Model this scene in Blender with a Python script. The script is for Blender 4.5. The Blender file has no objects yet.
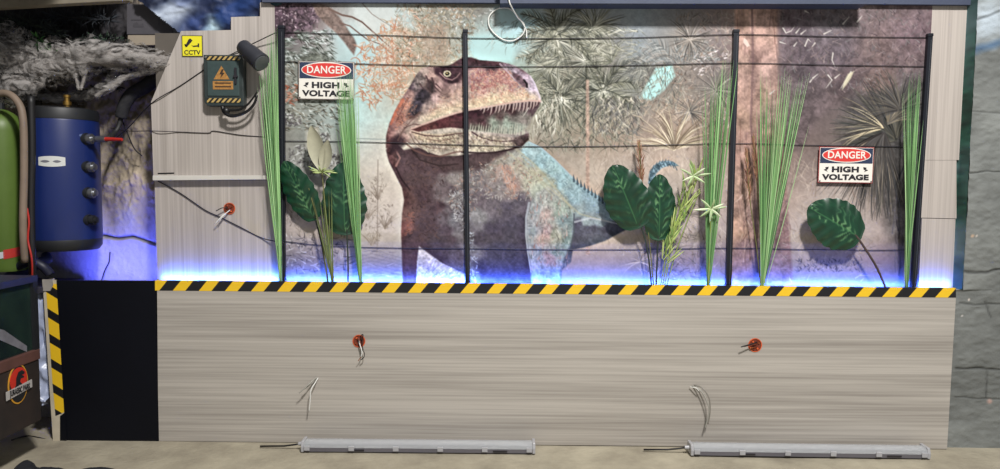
import bpy, bmesh, math, random
import numpy as np
from mathutils import Vector, Matrix
random.seed(5)
SC = bpy.context.scene
COL = SC.collection
# ------------------------------------------------------------------ camera
FPX, CXP, CYP = 722.0, 500.0, 234.5
PITCH, YAW, ROLL = math.radians(-4.066), math.radians(.53), math.radians(-.426)
CAM_LOC = Vector((0, -3.6, 1.33))
def _axes(p, y, r):
    Rx = Matrix.Rotation(p, 3, 'X'); Rz = Matrix.Rotation(y, 3, 'Z'); Ry = Matrix.Rotation(r, 3, 'Y')
    return Rz @ Rx @ Ry
RC = _axes(PITCH, YAW, ROLL)          # columns: right, forward, up
camd = bpy.data.cameras.new('camera'); cam = bpy.data.objects.new('camera', camd); COL.objects.link(cam)
camd.sensor_width = 36; camd.lens = FPX*36/1000; camd.clip_start = .05
r_, f_, u_ = RC.col[0], RC.col[1], RC.col[2]
cam.matrix_world = Matrix(((r_[0], u_[0], -f_[0], CAM_LOC[0]), (r_[1], u_[1], -f_[1], CAM_LOC[1]), (r_[2], u_[2], -f_[2], CAM_LOC[2]), (0, 0, 0, 1)))
SC.camera = cam
# ------------------------------------------------------------------ world, lights, exposure
SC.view_settings.view_transform = 'Standard'; SC.view_settings.look = 'None'
SC.view_settings.gamma = 1; SC.view_settings.use_curve_mapping = False
SC.view_settings.exposure = 0.0
w = bpy.data.worlds.new('world'); SC.world = w; w.use_nodes = True
w.node_tree.nodes['Background'].inputs[0].default_value = (.92, .96, 1, 1)
w.node_tree.nodes['Background'].inputs[1].default_value = .28
def area(name, loc, target, sx, sy, energy, color):
    d = bpy.data.lights.new(name, 'AREA'); d.shape = 'RECTANGLE'; d.size = sx; d.size_y = sy; d.energy = energy; d.color = color
    o = bpy.data.objects.new(name, d); COL.objects.link(o); o.location = loc
    o.rotation_euler = (Vector(target)-Vector(loc)).to_track_quat('-Z', 'Y').to_euler()
    return o
area('ceiling_lamp_light', (1.3, -4.4, 5.9), (.3, 0, 1.0), .6, .6, 560, (1, .97, .93))
# ------------------------------------------------------------------ helpers
def P(px, py, Y=0.0):
    d = RC @ Vector(((px-CXP)/FPX, 1, -(py-CYP)/FPX))
    return CAM_LOC + d*((Y-CAM_LOC.y)/d.y)
def PX_(px, py, X):
    d = RC @ Vector(((px-CXP)/FPX, 1, -(py-CYP)/FPX))
    return CAM_LOC + d*((X-CAM_LOC.x)/d.x)
def PZ(px, py, Z=0.0):
    d = RC @ Vector(((px-CXP)/FPX, 1, -(py-CYP)/FPX))
    return CAM_LOC + d*((Z-CAM_LOC.z)/d.z)
U = 1/200.5                                    # metres per picture unit at the wall
def s2l(c):
    return tuple(((v/255.)/12.92 if v/255. <= .04045 else ((v/255.+.055)/1.055)**2.4) for v in c)
MATS = {}
def mat(name, col, rough=.6, metal=0, noise=0.0, nscale=8.0, bump=0.0, bscale=60.0, stretch=(1, 1, 1), col2=None, spec=.5, trans=0, alpha=1, attr=None, emit=None, estr=0, coat=0, sheen=0):
    if name in MATS: return MATS[name]
    m = bpy.data.materials.new(name); m.use_nodes = True
    nt = m.node_tree; N = nt.nodes; L = nt.links
    b = N['Principled BSDF']
    c = s2l(col)
    b.inputs['Base Color'].default_value = (*c, 1)
    b.inputs['Roughness'].default_value = rough; b.inputs['Metallic'].default_value = metal
    b.inputs['Specular IOR Level'].default_value = spec
    b.inputs['Transmission Weight'].default_value = trans; b.inputs['Alpha'].default_value = alpha
    b.inputs['Coat Weight'].default_value = coat
    if emit:
        b.inputs['Emission Color'].default_value = (*emit, 1); b.inputs['Emission Strength'].default_value = estr
    tc = N.new('ShaderNodeTexCoord'); mp = N.new('ShaderNodeMapping'); mp.inputs['Scale'].default_value = stretch
    L.new(tc.outputs['Object'], mp.inputs[0])
    if attr:
        a = N.new('ShaderNodeVertexColor'); a.layer_name = attr; L.new(a.outputs[0], b.inputs['Base Color'])
    elif noise or col2:
        n = N.new('ShaderNodeTexNoise'); n.inputs['Scale'].default_value = nscale; n.inputs['Detail'].default_value = 5; n.inputs['Roughness'].default_value = .62
        L.new(mp.outputs[0], n.inputs['Vector'])
        r = N.new('ShaderNodeValToRGB')
        c2 = s2l(col2) if col2 else tuple(v*(1-noise) for v in c)
        c1 = c if col2 else tuple(min(1, v*(1+noise)) for v in c)
        r.color_ramp.elements[0].position = .32; r.color_ramp.elements[1].position = .68
        r.color_ramp.elements[0].color = (*c2, 1); r.color_ramp.elements[1].color = (*c1, 1)
        L.new(n.outputs['Fac'], r.inputs[0]); L.new(r.outputs[0], b.inputs['Base Color'])
    if bump:
        n2 = N.new('ShaderNodeTexNoise'); n2.inputs['Scale'].default_value = bscale; n2.inputs['Detail'].default_value = 4
        L.new(mp.outputs[0], n2.inputs['Vector'])
        bp = N.new('ShaderNodeBump'); bp.inputs['Strength'].default_value = bump; bp.inputs['Distance'].default_value = .01
        L.new(n2.outputs['Fac'], bp.inputs['Height']); L.new(bp.outputs[0], b.inputs['Normal'])
    MATS[name] = m
    return m

def stripe_mat(name, kx, kz, period, offset, duty=.53, ca=(26, 26, 30), cb=(240, 196, 40), rough=.45):
    m = bpy.data.materials.new(name); m.use_nodes = True
    nt = m.node_tree; N = nt.nodes; L = nt.links; b = N['Principled BSDF']; b.inputs['Roughness'].default_value = rough
    tc = N.new('ShaderNodeTexCoord'); sp = N.new('ShaderNodeSeparateXYZ'); L.new(tc.outputs['Object'], sp.inputs[0])
    def mth(op, a, bb):
        n = N.new('ShaderNodeMath'); n.operation = op
        for i, v in enumerate((a, bb)):
            if v is None: continue
            if isinstance(v, (int, float)): n.inputs[i].default_value = v
            else: L.new(v, n.inputs[i])
        return n.outputs[0]
    s = mth('ADD', mth('MULTIPLY', sp.outputs['X'], kx), mth('MULTIPLY', sp.outputs['Z'], kz))
    s = mth('FRACT', mth('DIVIDE', mth('SUBTRACT', s, offset), period), None)
    g = mth('GREATER_THAN', s, duty)
    mx = N.new('ShaderNodeMix'); mx.data_type = 'RGBA'; L.new(g, mx.inputs['Factor'])
    mx.inputs['A'].default_value = (*s2l(ca), 1); mx.inputs['B'].default_value = (*s2l(cb), 1)
    nz = N.new('ShaderNodeTexNoise'); nz.inputs['Scale'].default_value = 40; L.new(tc.outputs['Object'], nz.inputs['Vector'])
    bp = N.new('ShaderNodeBump'); bp.inputs['Strength'].default_value = .25; bp.inputs['Distance'].default_value = .004
    L.new(nz.outputs['Fac'], bp.inputs['Height']); L.new(bp.outputs[0], b.inputs['Normal'])
    L.new(mx.outputs['Result'], b.inputs['Base Color'])
    return m

class MB:
    """collects verts and faces of one mesh"""
    def __init__(s): s.v = []; s.f = []; s.c = []; s.uv = None
    def add(s, vs, fs, col=None):
        o = len(s.v); s.v += [tuple(v) for v in vs]; s.f += [tuple(i+o for i in f) for f in fs]
        s.c += [col or (1, 1, 1)]*len(vs)
    def box(s, a, b, col=None):
        x0, y0, z0 = a; x1, y1, z1 = b
        s.add([(x0,y0,z0),(x1,y0,z0),(x1,y1,z0),(x0,y1,z0),(x0,y0,z1),(x1,y0,z1),(x1,y1,z1),(x0,y1,z1)],
              [(0,3,2,1),(4,5,6,7),(0,1,5,4),(1,2,6,5),(2,3,7,6),(3,0,4,7)], col)
    def prism(s, front, depth, col=None):
        """front: polygon of points (facing -Y), extruded by depth along +Y"""
        n = len(front); fr = [Vector(p) for p in front]; bk = [p+Vector((0, depth, 0)) for p in fr]
        # make the polygon wind so that its normal faces -Y
        ar = sum(fr[i].x*fr[(i+1) % n].z-fr[(i+1) % n].x*fr[i].z for i in range(n))
        idx = list(range(n)) if ar > 0 else list(range(n))[::-1]
        fs = [tuple(idx), tuple(i+n for i in idx[::-1])]
        for k in range(n):
            a, b = idx[k], idx[(k+1) % n]
            fs.append((b, a, a+n, b+n))
        s.add(fr+bk, fs, col)
    def tube(s, pts, r, seg=8, r1=None, col=None, cap=True):
        pts = [Vector(p) for p in pts]; n = len(pts)
        if callable(r): rad = [r(i/(n-1)) for i in range(n)]
        else: rad = [r+((r1 if r1 is not None else r)-r)*i/(n-1) for i in range(n)]
        vs = []; fs = []; up = None
        for i, p in enumerate(pts):
            t = (pts[min(n-1, i+1)]-pts[max(0, i-1)]).normalized()
            if up is None:
                up = Vector((0, 0, 1)) if abs(t.z) < .9 else Vector((0, -1, 0))
            a = t.cross(up).normalized(); b = a.cross(t).normalized(); up = b
            for k in range(seg):
                w = 2*math.pi*k/seg
                vs.append(p+(a*math.cos(w)+b*math.sin(w))*rad[i])
        for i in range(n-1):
            for k in range(seg):
                k2 = (k+1) % seg
                fs.append((i*seg+k, i*seg+k2, (i+1)*seg+k2, (i+1)*seg+k))
        if cap:
            fs.append(tuple(range(seg))[::-1]); fs.append(tuple((n-1)*seg+k for k in range(seg)))
        s.add(vs, fs, col)
    def lathe(s, prof, c, axis='Z', seg=40, col=None):
        """prof: (radius, height) pairs about a vertical axis through c"""
        c = Vector(c); vs = []; fs = []
        for r, h in prof:
            for k in range(seg):
                w = 2*math.pi*k/seg
                if axis == 'Z': q = Vector((r*math.cos(w), r*math.sin(w), h))
                elif axis == 'Y': q = Vector((r*math.cos(w), h, r*math.sin(w)))
                else: q = Vector((h, r*math.cos(w), r*math.sin(w)))
                vs.append(c+q)
        for i in range(len(prof)-1):
            for k in range(seg):
                k2 = (k+1) % seg
                fs.append((i*seg+k, i*seg+k2, (i+1)*seg+k2, (i+1)*seg+k))
        s.add(vs, fs, col)
    def build(s, name, m, parent=None, smooth=False, bevel=0, recalc=True):
        me = bpy.data.meshes.new(name); me.from_pydata(s.v, [], s.f)
        if any(c != (1, 1, 1) for c in s.c):
            a = me.color_attributes.new('paint', 'FLOAT_COLOR', 'POINT')
            arr = np.ones((len(s.v), 4), np.float32); arr[:, :3] = np.array([s2l(tuple(x*255 for x in c)) if max(c) <= 1 else s2l(c) for c in s.c])
            a.data.foreach_set('color', arr.ravel())
        if recalc:
            bm = bmesh.new(); bm.from_mesh(me); bmesh.ops.recalc_face_normals(bm, faces=bm.faces); bm.to_mesh(me); bm.free()
        if smooth: me.polygons.foreach_set('use_smooth', [True]*len(me.polygons))
        me.materials.append(m)
        o = bpy.data.objects.new(name, me); COL.objects.link(o)
        if smooth and smooth != 'all':
            md = o.modifiers.new('edges', 'EDGE_SPLIT'); md.split_angle = math.radians(40)
        if bevel:
            md = o.modifiers.new('bevel', 'BEVEL'); md.width = bevel; md.segments = 2; md.limit_method = 'ANGLE'
        if parent: adopt(o, parent)
        return o
def adopt(o, parent):
    """child keeps its built-in-place coordinates"""
    bpy.context.view_layer.update()
    o.parent = parent; o.matrix_parent_inverse = parent.matrix_world.inverted()
def tag(o, label=None, cat=None, group=None, kind=None):
    if label: o['label'] = label
    if cat: o['category'] = cat
    if group: o['group'] = group
    if kind: o['kind'] = kind
    return o
def thing(name, label, cat, loc, group=None):
    o = bpy.data.objects.new(name, None); COL.objects.link(o); o.location = loc; o.empty_display_size = .05
    bpy.context.view_layer.update()
    return tag(o, label, cat, group)
def spline(pts, n=6):
    """smooth curve through points"""
    p = [Vector(q) for q in pts]; out = []
    p = [p[0]*2-p[1]]+p+[p[-1]*2-p[-2]]
    for i in range(1, len(p)-2):
        a, b, c, d = p[i-1:i+3]
        for k in range(n):
            t = k/n
            out.append(.5*((2*b)+(c-a)*t+(2*a-5*b+4*c-d)*t*t+(-a+3*b-3*c+d)*t**3))
    out.append(p[-2]); return out
def pts(lst, Y=0):
    """picture-plane list (x, y[, depth]) laid on the wall at depth Y"""
    return [P(q[0], q[1], q[2] if len(q) > 2 else Y) for q in lst]
def write(name, body, size, loc, m, parent, sx=1.0, offset=0.0, rot=(math.pi/2, 0, 0), depth=.0006, spacing=1.0):
    c = bpy.data.curves.new(name, 'FONT'); c.body = body; c.size = size; c.align_x = 'CENTER'; c.align_y = 'CENTER'
    c.extrude = depth; c.offset = offset; c.space_character = spacing
    o = bpy.data.objects.new(name, c); COL.objects.link(o); c.materials.append(m)
    o.location = loc; o.rotation_euler = rot; o.scale = (sx, 1, 1)
    bpy.context.view_layer.update()
    # keep it as a mesh
    dg = bpy.context.evaluated_depsgraph_get(); me = bpy.data.meshes.new_from_object(o.evaluated_get(dg))
    mo = bpy.data.objects.new(name, me); COL.objects.link(mo); mo.matrix_world = o.matrix_world.copy()
    bpy.data.objects.remove(o); 
    if not me.materials: me.materials.append(m)
    adopt(mo, parent)
    return mo
def grid_mesh(name, nx, ny, fn, m, colors=None, parent=None, smooth=True, layer='paint'):
    """fn(u, v) arrays -> (ny+1, nx+1, 3) positions; colors (ny+1, nx+1, 3) sRGB 0..1"""
    u, v = np.meshgrid(np.linspace(0, 1, nx+1), np.linspace(0, 1, ny+1))
    pos = fn(u, v).astype(np.float32)
    me = bpy.data.meshes.new(name); nv = (nx+1)*(ny+1); nf = nx*ny
    me.vertices.add(nv); me.vertices.foreach_set('co', pos.ravel())
    i, j = np.meshgrid(np.arange(nx), np.arange(ny)); a = (j*(nx+1)+i)
    q = np.stack([a, a+nx+1, a+nx+2, a+1], -1).reshape(-1, 4)
    me.loops.add(nf*4); me.loops.foreach_set('vertex_index', q.ravel().astype(np.int32))
    me.polygons.add(nf); me.polygons.foreach_set('loop_start', (np.arange(nf)*4).astype(np.int32))
    me.update(calc_edges=True); me.validate()
    if smooth: me.polygons.foreach_set('use_smooth', np.ones(nf, bool))
    if colors is not None:
        c = np.clip(colors, 0, 1); lin = np.where(c <= .04045, c/12.92, ((c+.055)/1.055)**2.4)
        at = me.color_attributes.new(layer, 'FLOAT_COLOR', 'POINT')
        arr = np.ones((nv, 4), np.float32); arr[:, :3] = lin.reshape(-1, 3)
        at.data.foreach_set('color', arr.ravel())
    me.materials.append(m)
    o = bpy.data.objects.new(name, me); COL.objects.link(o)
    if parent: adopt(o, parent)
    return o
def Pa(px, py, Y):
    """array version of P"""
    d = np.stack([(px-CXP)/FPX, np.ones_like(px), -(py-CYP)/FPX], -1) @ np.array(RC).T
    k = (Y-CAM_LOC.y)/d[..., 1]
    return np.array(CAM_LOC)+d*k[..., None]

# ------------------------------------------------------------------ the setting
YM = .11            # face of the upper boards and of the mural
YL = .40            # stone at the back of the left recess
YR = .03          # face of the painted stone pier on the right
LAMH = dict(rough=.5, bump=.04, bscale=30)
def laminate(name, horizontal, seed=0, a=(182, 173, 163), b=(158, 149, 140)):
    m = bpy.data.materials.new(name); m.use_nodes = True
    nt = m.node_tree; N = nt.nodes; L = nt.links; bs = N['Principled BSDF']; bs.inputs['Roughness'].default_value = .55
    tc = N.new('ShaderNodeTexCoord')
    def nz(sc, st, det=4):
        mp = N.new('ShaderNodeMapping'); mp.inputs['Scale'].default_value = st if not horizontal else (st[2], st[1], st[0]); mp.inputs['Location'].default_value = (seed, seed*.7, seed*1.3)
        L.new(tc.outputs['Object'], mp.inputs[0])
        n = N.new('ShaderNodeTexNoise'); n.inputs['Scale'].default_value = sc; n.inputs['Detail'].default_value = det; n.inputs['Roughness'].default_value = .6
        L.new(mp.outputs[0], n.inputs['Vector']); return n.outputs['Fac']
    # st is (across grain, depth, along grain)
    big = nz(1, (9, 1, .35), 3); fine = nz(1, (95, 1, 1.0), 4)
    mm = N.new('ShaderNodeMath'); mm.operation = 'MULTIPLY_ADD'; L.new(fine, mm.inputs[0]); mm.inputs[1].default_value = .62; 
    m2 = N.new('ShaderNodeMath'); m2.operation = 'MULTIPLY'; L.new(big, m2.inputs[0]); m2.inputs[1].default_value = .55
    L.new(m2.outputs[0], mm.inputs[2])
    r = N.new('ShaderNodeValToRGB'); r.color_ramp.elements[0].position = .42; r.color_ramp.elements[1].position = .68
    r.color_ramp.elements[0].color = (*s2l(b), 1); r.color_ramp.elements[1].color = (*s2l(a), 1)
    L.new(mm.outputs[0], r.inputs[0]); L.new(r.outputs[0], bs.inputs['Base Color'])
    return m
lam_h = laminate('laminate_horizontal', True, 1, (184, 178, 170), (148, 142, 135))
lam_v = laminate('laminate_vertical', False, 4, (190, 182, 176), (156, 148, 142))
lam_v2 = laminate('laminate_vertical_pale', False, 9, (190, 181, 174), (162, 153, 147))
cream = mat('cream_edge', (196, 186, 165), .6, noise=.12)

# floor
def floor_fn(u, v):
    x = -4.2+u*9; y = -4.6+v*5.4
    z = vn(u.shape, 14, 21)*.006+vn(u.shape, 4, 22)*.003
    z = z*np.clip((y+3.6)/.4, .2, 1)
    return np.stack([x, y, z-.004], -1)
def vn(shape, cell, seed):
    return vnoise(shape[1], shape[0], cell, seed)
# ---- the printed mural: a jungle picture painted stroke by stroke (sizes in mural units) ----
MX0, MX1, MY0, MY1 = 272.0, 933.0, 0.0, 291.0
MS = 1.5
MW, MH = int((MX1-MX0)*MS), int((MY1-MY0)*MS)
rng = np.random.default_rng(7)
IMG = np.zeros((MH, MW, 3))
PX = MX0 + (np.arange(MW)+.5)/MS
PY = MY0 + (np.arange(MH)+.5)/MS

def vnoise(w, h, cell, seed):
    r = np.random.default_rng(seed)
    nx, ny = int(w/cell)+3, int(h/cell)+3
    g = r.random((ny, nx))
    x = np.arange(w)/cell; y = np.arange(h)/cell
    xi = x.astype(int); yi = y.astype(int)
    fx = x-xi; fy = y-yi
    fx = fx*fx*(3-2*fx); fy = fy*fy*(3-2*fy)
    a = g[yi][:, xi]; b = g[yi][:, xi+1]; c = g[yi+1][:, xi]; d = g[yi+1][:, xi+1]
    FX = fx[None, :]; FY = fy[:, None]
    return (a*(1-FX)+b*FX)*(1-FY)+(c*(1-FX)+d*FX)*FY-.5
N_FINE = vnoise(MW, MH, 2.2, 1)*.6+vnoise(MW, MH, 4.5, 2)*.6
N_MID = vnoise(MW, MH, 9, 3)*.6+vnoise(MW, MH, 18, 4)*.5
N_BIG = vnoise(MW, MH, 45, 5)

def box(x0, y0, x1, y1):
    i0 = max(0, int((x0-MX0)*MS)-1); i1 = min(MW, int((x1-MX0)*MS)+2)
    j0 = max(0, int((y0-MY0)*MS)-1); j1 = min(MH, int((y1-MY0)*MS)+2)
    return i0, max(i0, i1), j0, max(j0, j1)

def stroke(pts, w, col, a=1.0, w1=None):
    if w1 is None: w1 = w
    p = np.array(pts, float)
    m = max(w, w1)+1
    i0, i1, j0, j1 = box(p[:, 0].min()-m, p[:, 1].min()-m, p[:, 0].max()+m, p[:, 1].max()+m)
    if i1 <= i0 or j1 <= j0: return
    X = PX[None, i0:i1]; Y = PY[j0:j1, None]
    best = np.zeros((j1-j0, i1-i0))
    n = len(p)-1
    for k in range(n):
        ax, ay = p[k]; bx, by = p[k+1]
        dx, dy = bx-ax, by-ay
        L = dx*dx+dy*dy+1e-9
        t = np.clip(((X-ax)*dx+(Y-ay)*dy)/L, 0, 1)
        d = np.hypot(X-ax-t*dx, Y-ay-t*dy)
        hw = (w+(w1-w)*(k+t)/n)/2
        best = np.maximum(best, np.clip((hw-d)*MS*.8+.5, 0, 1)*np.clip(hw*2*MS, 0, 1))
    best = (best*a)[..., None]
    IMG[j0:j1, i0:i1] = IMG[j0:j1, i0:i1]*(1-best)+np.array(col)/255.*best

def curve(x, y, ang, L, bend, n=4):
    pts = [(x, y)]
    for k in range(n):
        x += math.cos(ang)*L/n; y -= math.sin(ang)*L/n
        ang += bend/n
        pts.append((x, y))
    return pts

def poly_alpha(pts, soft=1.0):
    p = np.array(pts, float)
    i0, i1, j0, j1 = box(p[:, 0].min()-soft, p[:, 1].min()-soft, p[:, 0].max()+soft, p[:, 1].max()+soft)
    X = np.broadcast_to(PX[None, i0:i1], (j1-j0, i1-i0)); Y = np.broadcast_to(PY[j0:j1, None], (j1-j0, i1-i0))
    ins = np.zeros(X.shape, bool); dist = np.full(X.shape, 1e9)
    q = np.roll(p, -1, 0)
    for (ax, ay), (bx, by) in zip(p, q):
        if ay != by:
            c = ((ay > Y) != (by > Y)) & (X < (bx-ax)*(Y-ay)/(by-ay)+ax)
            ins ^= c
        dx, dy = bx-ax, by-ay
        t = np.clip(((X-ax)*dx+(Y-ay)*dy)/(dx*dx+dy*dy+1e-9), 0, 1)
        dist = np.minimum(dist, np.hypot(X-ax-t*dx, Y-ay-t*dy))
    sd = np.where(ins, dist, -dist)
    return (i0, i1, j0, j1), np.clip(.5+sd/soft, 0, 1)

def poly(pts, col, a=1.0, soft=1.0, fine=0.0, mid=0.0, samples=None, power=3.0):
    (i0, i1, j0, j1), m = poly_alpha(pts, soft)
    if i1 <= i0 or j1 <= j0: return
    if samples is None:
        c = np.broadcast_to(np.array(col)/255., (j1-j0, i1-i0, 3)).copy()
    else:
        c = idw(samples, i0, i1, j0, j1, power)
    c = c*(1+fine*N_FINE[j0:j1, i0:i1, None]*2+mid*N_MID[j0:j1, i0:i1, None]*2)
    m = (m*a)[..., None]
    IMG[j0:j1, i0:i1] = IMG[j0:j1, i0:i1]*(1-m)+np.clip(c, 0, 1)*m

def idw(samples, i0, i1, j0, j1, power):
    X = PX[None, i0:i1]+N_MID[j0:j1, i0:i1]*9; Y = PY[j0:j1, None]+N_MID[j0:j1, i0:i1][::-1]*9
    acc = 0; tot = 0
    for x, y, c in samples:
        w = 1/(((X-x)**2+(Y-y)**2)+6)**(power/2)
        acc = acc+w[..., None]*(np.array(c)/255.); tot = tot+w
    return acc/tot[..., None]

def scatter(x0, y0, x1, y1, n, L, ang, cols, w=1.0, bend=.6, a=.8, jit=20, clump=0):
    for _ in range(n):
        x = rng.uniform(x0, x1); y = rng.uniform(y0, y1)
        if clump and N_MID[min(MH-1, int((y-MY0)*MS)), min(MW-1, max(0, int((x-MX0)*MS)))] < clump: continue
        c = np.clip(np.array(cols[rng.integers(len(cols))])+rng.normal(0, jit), 0, 255)
        stroke(curve(x, y, math.radians(rng.uniform(*ang)), rng.uniform(*L), rng.uniform(-bend, bend), 3), w*rng.uniform(.7, 1.3), c, a*rng.uniform(.6, 1), w*.3)

def fan(cx, cy, n, L, ang, cols, w=1.2, droop=.8, a=.85, jit=12):
    for _ in range(n):
        t = math.radians(rng.uniform(*ang))
        s = -1 if math.cos(t) > 0 else 1
        c = np.clip(np.array(cols[rng.integers(len(cols))])+rng.normal(0, jit), 0, 255)
        o = rng.uniform(0, L[0]*.25)
        stroke(curve(cx+math.cos(t)*o, cy-math.sin(t)*o, t, rng.uniform(*L), s*rng.uniform(0, droop), 5), w, c, a, w*.25)

def frond(x, y, ang, L, bend, ll, cols, w=.9, a=.8, jit=14):
    pts = curve(x, y, math.radians(ang), L, bend, 12)
    c0 = np.array(cols[0])
    for k in range(1, len(pts)):
        ax, ay = pts[k-1]; bx, by = pts[k]
        t = math.atan2(-(by-ay), bx-ax)
        for s in (-1, 1):
            for f in (0, .5):
                l = ll*math.sin(math.pi*min(1, (k+f)/13)*.9+.25)
                c = np.clip(np.array(cols[rng.integers(len(cols))])+rng.normal(0, jit), 0, 255)
                stroke(curve(ax+(bx-ax)*f, ay+(by-ay)*f, t+s*rng.uniform(.6, .9), l, -.5 if math.cos(t) > 0 else .5, 3), w, c, a, w*.3)
    stroke(pts, w, c0*.9, a, w*.5)

# -- background colours read off a coarse chart
CX = [276, 320, 360, 400, 440, 480, 520, 560, 600, 640, 680, 720, 760, 800, 840, 880, 920]
CY = [12, 35, 60, 90, 120, 145, 170, 200, 230, 260, 282]
CHART = [
 [(95,72,82),(135,118,112),(200,206,200),(188,192,182),(146,140,124),(138,134,124),(172,192,192),(162,166,160),(158,162,160),(160,170,174),(146,142,140),(152,134,128),(190,150,132),(116,102,108),(116,108,110),(128,108,106),(122,98,102)],
 [(92,78,82),(158,148,146),(208,208,200),(194,182,160),(164,150,130),(174,196,190),(172,202,202),(162,166,152),(150,146,136),(150,156,160),(150,142,132),(146,130,126),(185,146,130),(110,96,102),(114,104,108),(130,104,106),(120,90,100)],
 [(120,120,110),(165,172,162),(198,212,206),(192,170,145),(172,152,128),(176,204,200),(160,176,166),(146,142,124),(146,136,122),(142,148,146),(146,134,124),(132,118,116),(175,140,125),(106,92,96),(106,92,96),(124,100,100),(124,100,104)],
 [(150,140,126),(158,162,150),(192,216,210),(190,172,150),(170,150,130),(170,150,130),(170,160,140),(142,136,118),(148,140,126),(140,142,134),(150,136,122),(130,122,116),(174,136,122),(110,96,98),(108,94,96),(96,86,86),(92,86,86)],
 [(142,138,126),(160,166,156),(196,220,215),(200,200,185),(180,160,140),(160,150,140),(165,155,140),(152,146,126),(156,142,122),(152,138,126),(175,152,132),(166,146,130),(178,140,126),(118,100,100),(114,100,96),(90,84,80),(82,80,80)],
 [(140,135,125),(160,162,150),(204,206,196),(208,194,174),(190,170,150),(160,150,140),(165,155,140),(156,142,124),(166,146,126),(180,156,136),(186,162,142),(180,150,132),(174,130,116),(126,106,100),(120,106,100),(86,80,76),(76,76,76)],
 [(150,145,135),(166,160,150),(205,190,170),(206,188,166),(190,170,150),(170,150,130),(165,155,140),(168,152,134),(190,166,142),(190,166,146),(190,166,146),(185,156,140),(164,124,110),(142,122,112),(150,130,120),(96,86,80),(76,76,76)],
 [(172,155,142),(190,172,155),(202,182,162),(205,186,166),(190,170,150),(170,150,130),(165,155,140),(180,160,140),(195,170,146),(190,166,150),(186,166,150),(184,156,142),(162,124,114),(182,156,140),(186,166,150),(130,114,104),(86,82,84)],
 [(172,154,148),(192,172,158),(200,182,164),(200,180,164),(190,170,150),(170,150,130),(165,155,140),(190,165,145),(200,176,156),(192,172,156),(186,166,156),(180,156,150),(158,124,118),(186,166,156),(196,176,160),(172,150,140),(80,76,88)],
 [(128,120,120),(150,136,132),(164,150,144),(152,142,140),(150,140,140),(150,140,140),(150,140,140),(160,142,136),(170,150,144),(152,138,136),(150,132,134),(150,132,138),(140,120,124),(162,146,144),(168,150,148),(142,122,130),(76,72,92)],
 [(118,114,118),(132,124,126),(140,134,136),(135,130,132),(130,126,130),(130,126,130),(130,126,130),(140,130,130),(146,136,134),(136,128,128),(134,124,128),(134,124,130),(126,114,120),(140,130,132),(144,134,134),(126,116,124),(76,74,90)]]
def chart():
    A = np.array(CHART, float)/255.
    X = PX; Y = PY
    xi = np.clip(np.searchsorted(CX, X)-1, 0, len(CX)-2); yi = np.clip(np.searchsorted(CY, Y)-1, 0, len(CY)-2)
    fx = np.clip((X-np.array(CX)[xi])/np.diff(CX)[xi], 0, 1); fy = np.clip((Y-np.array(CY)[yi])/np.diff(CY)[yi], 0, 1)
    FX = fx[None, :, None]; FY = fy[:, None, None]
    a = A[yi][:, xi]; b = A[yi][:, xi+1]; c = A[yi+1][:, xi]; d = A[yi+1][:, xi+1]
    return (a*(1-FX)+b*FX)*(1-FY)+(c*(1-FX)+d*FX)*FY

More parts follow.
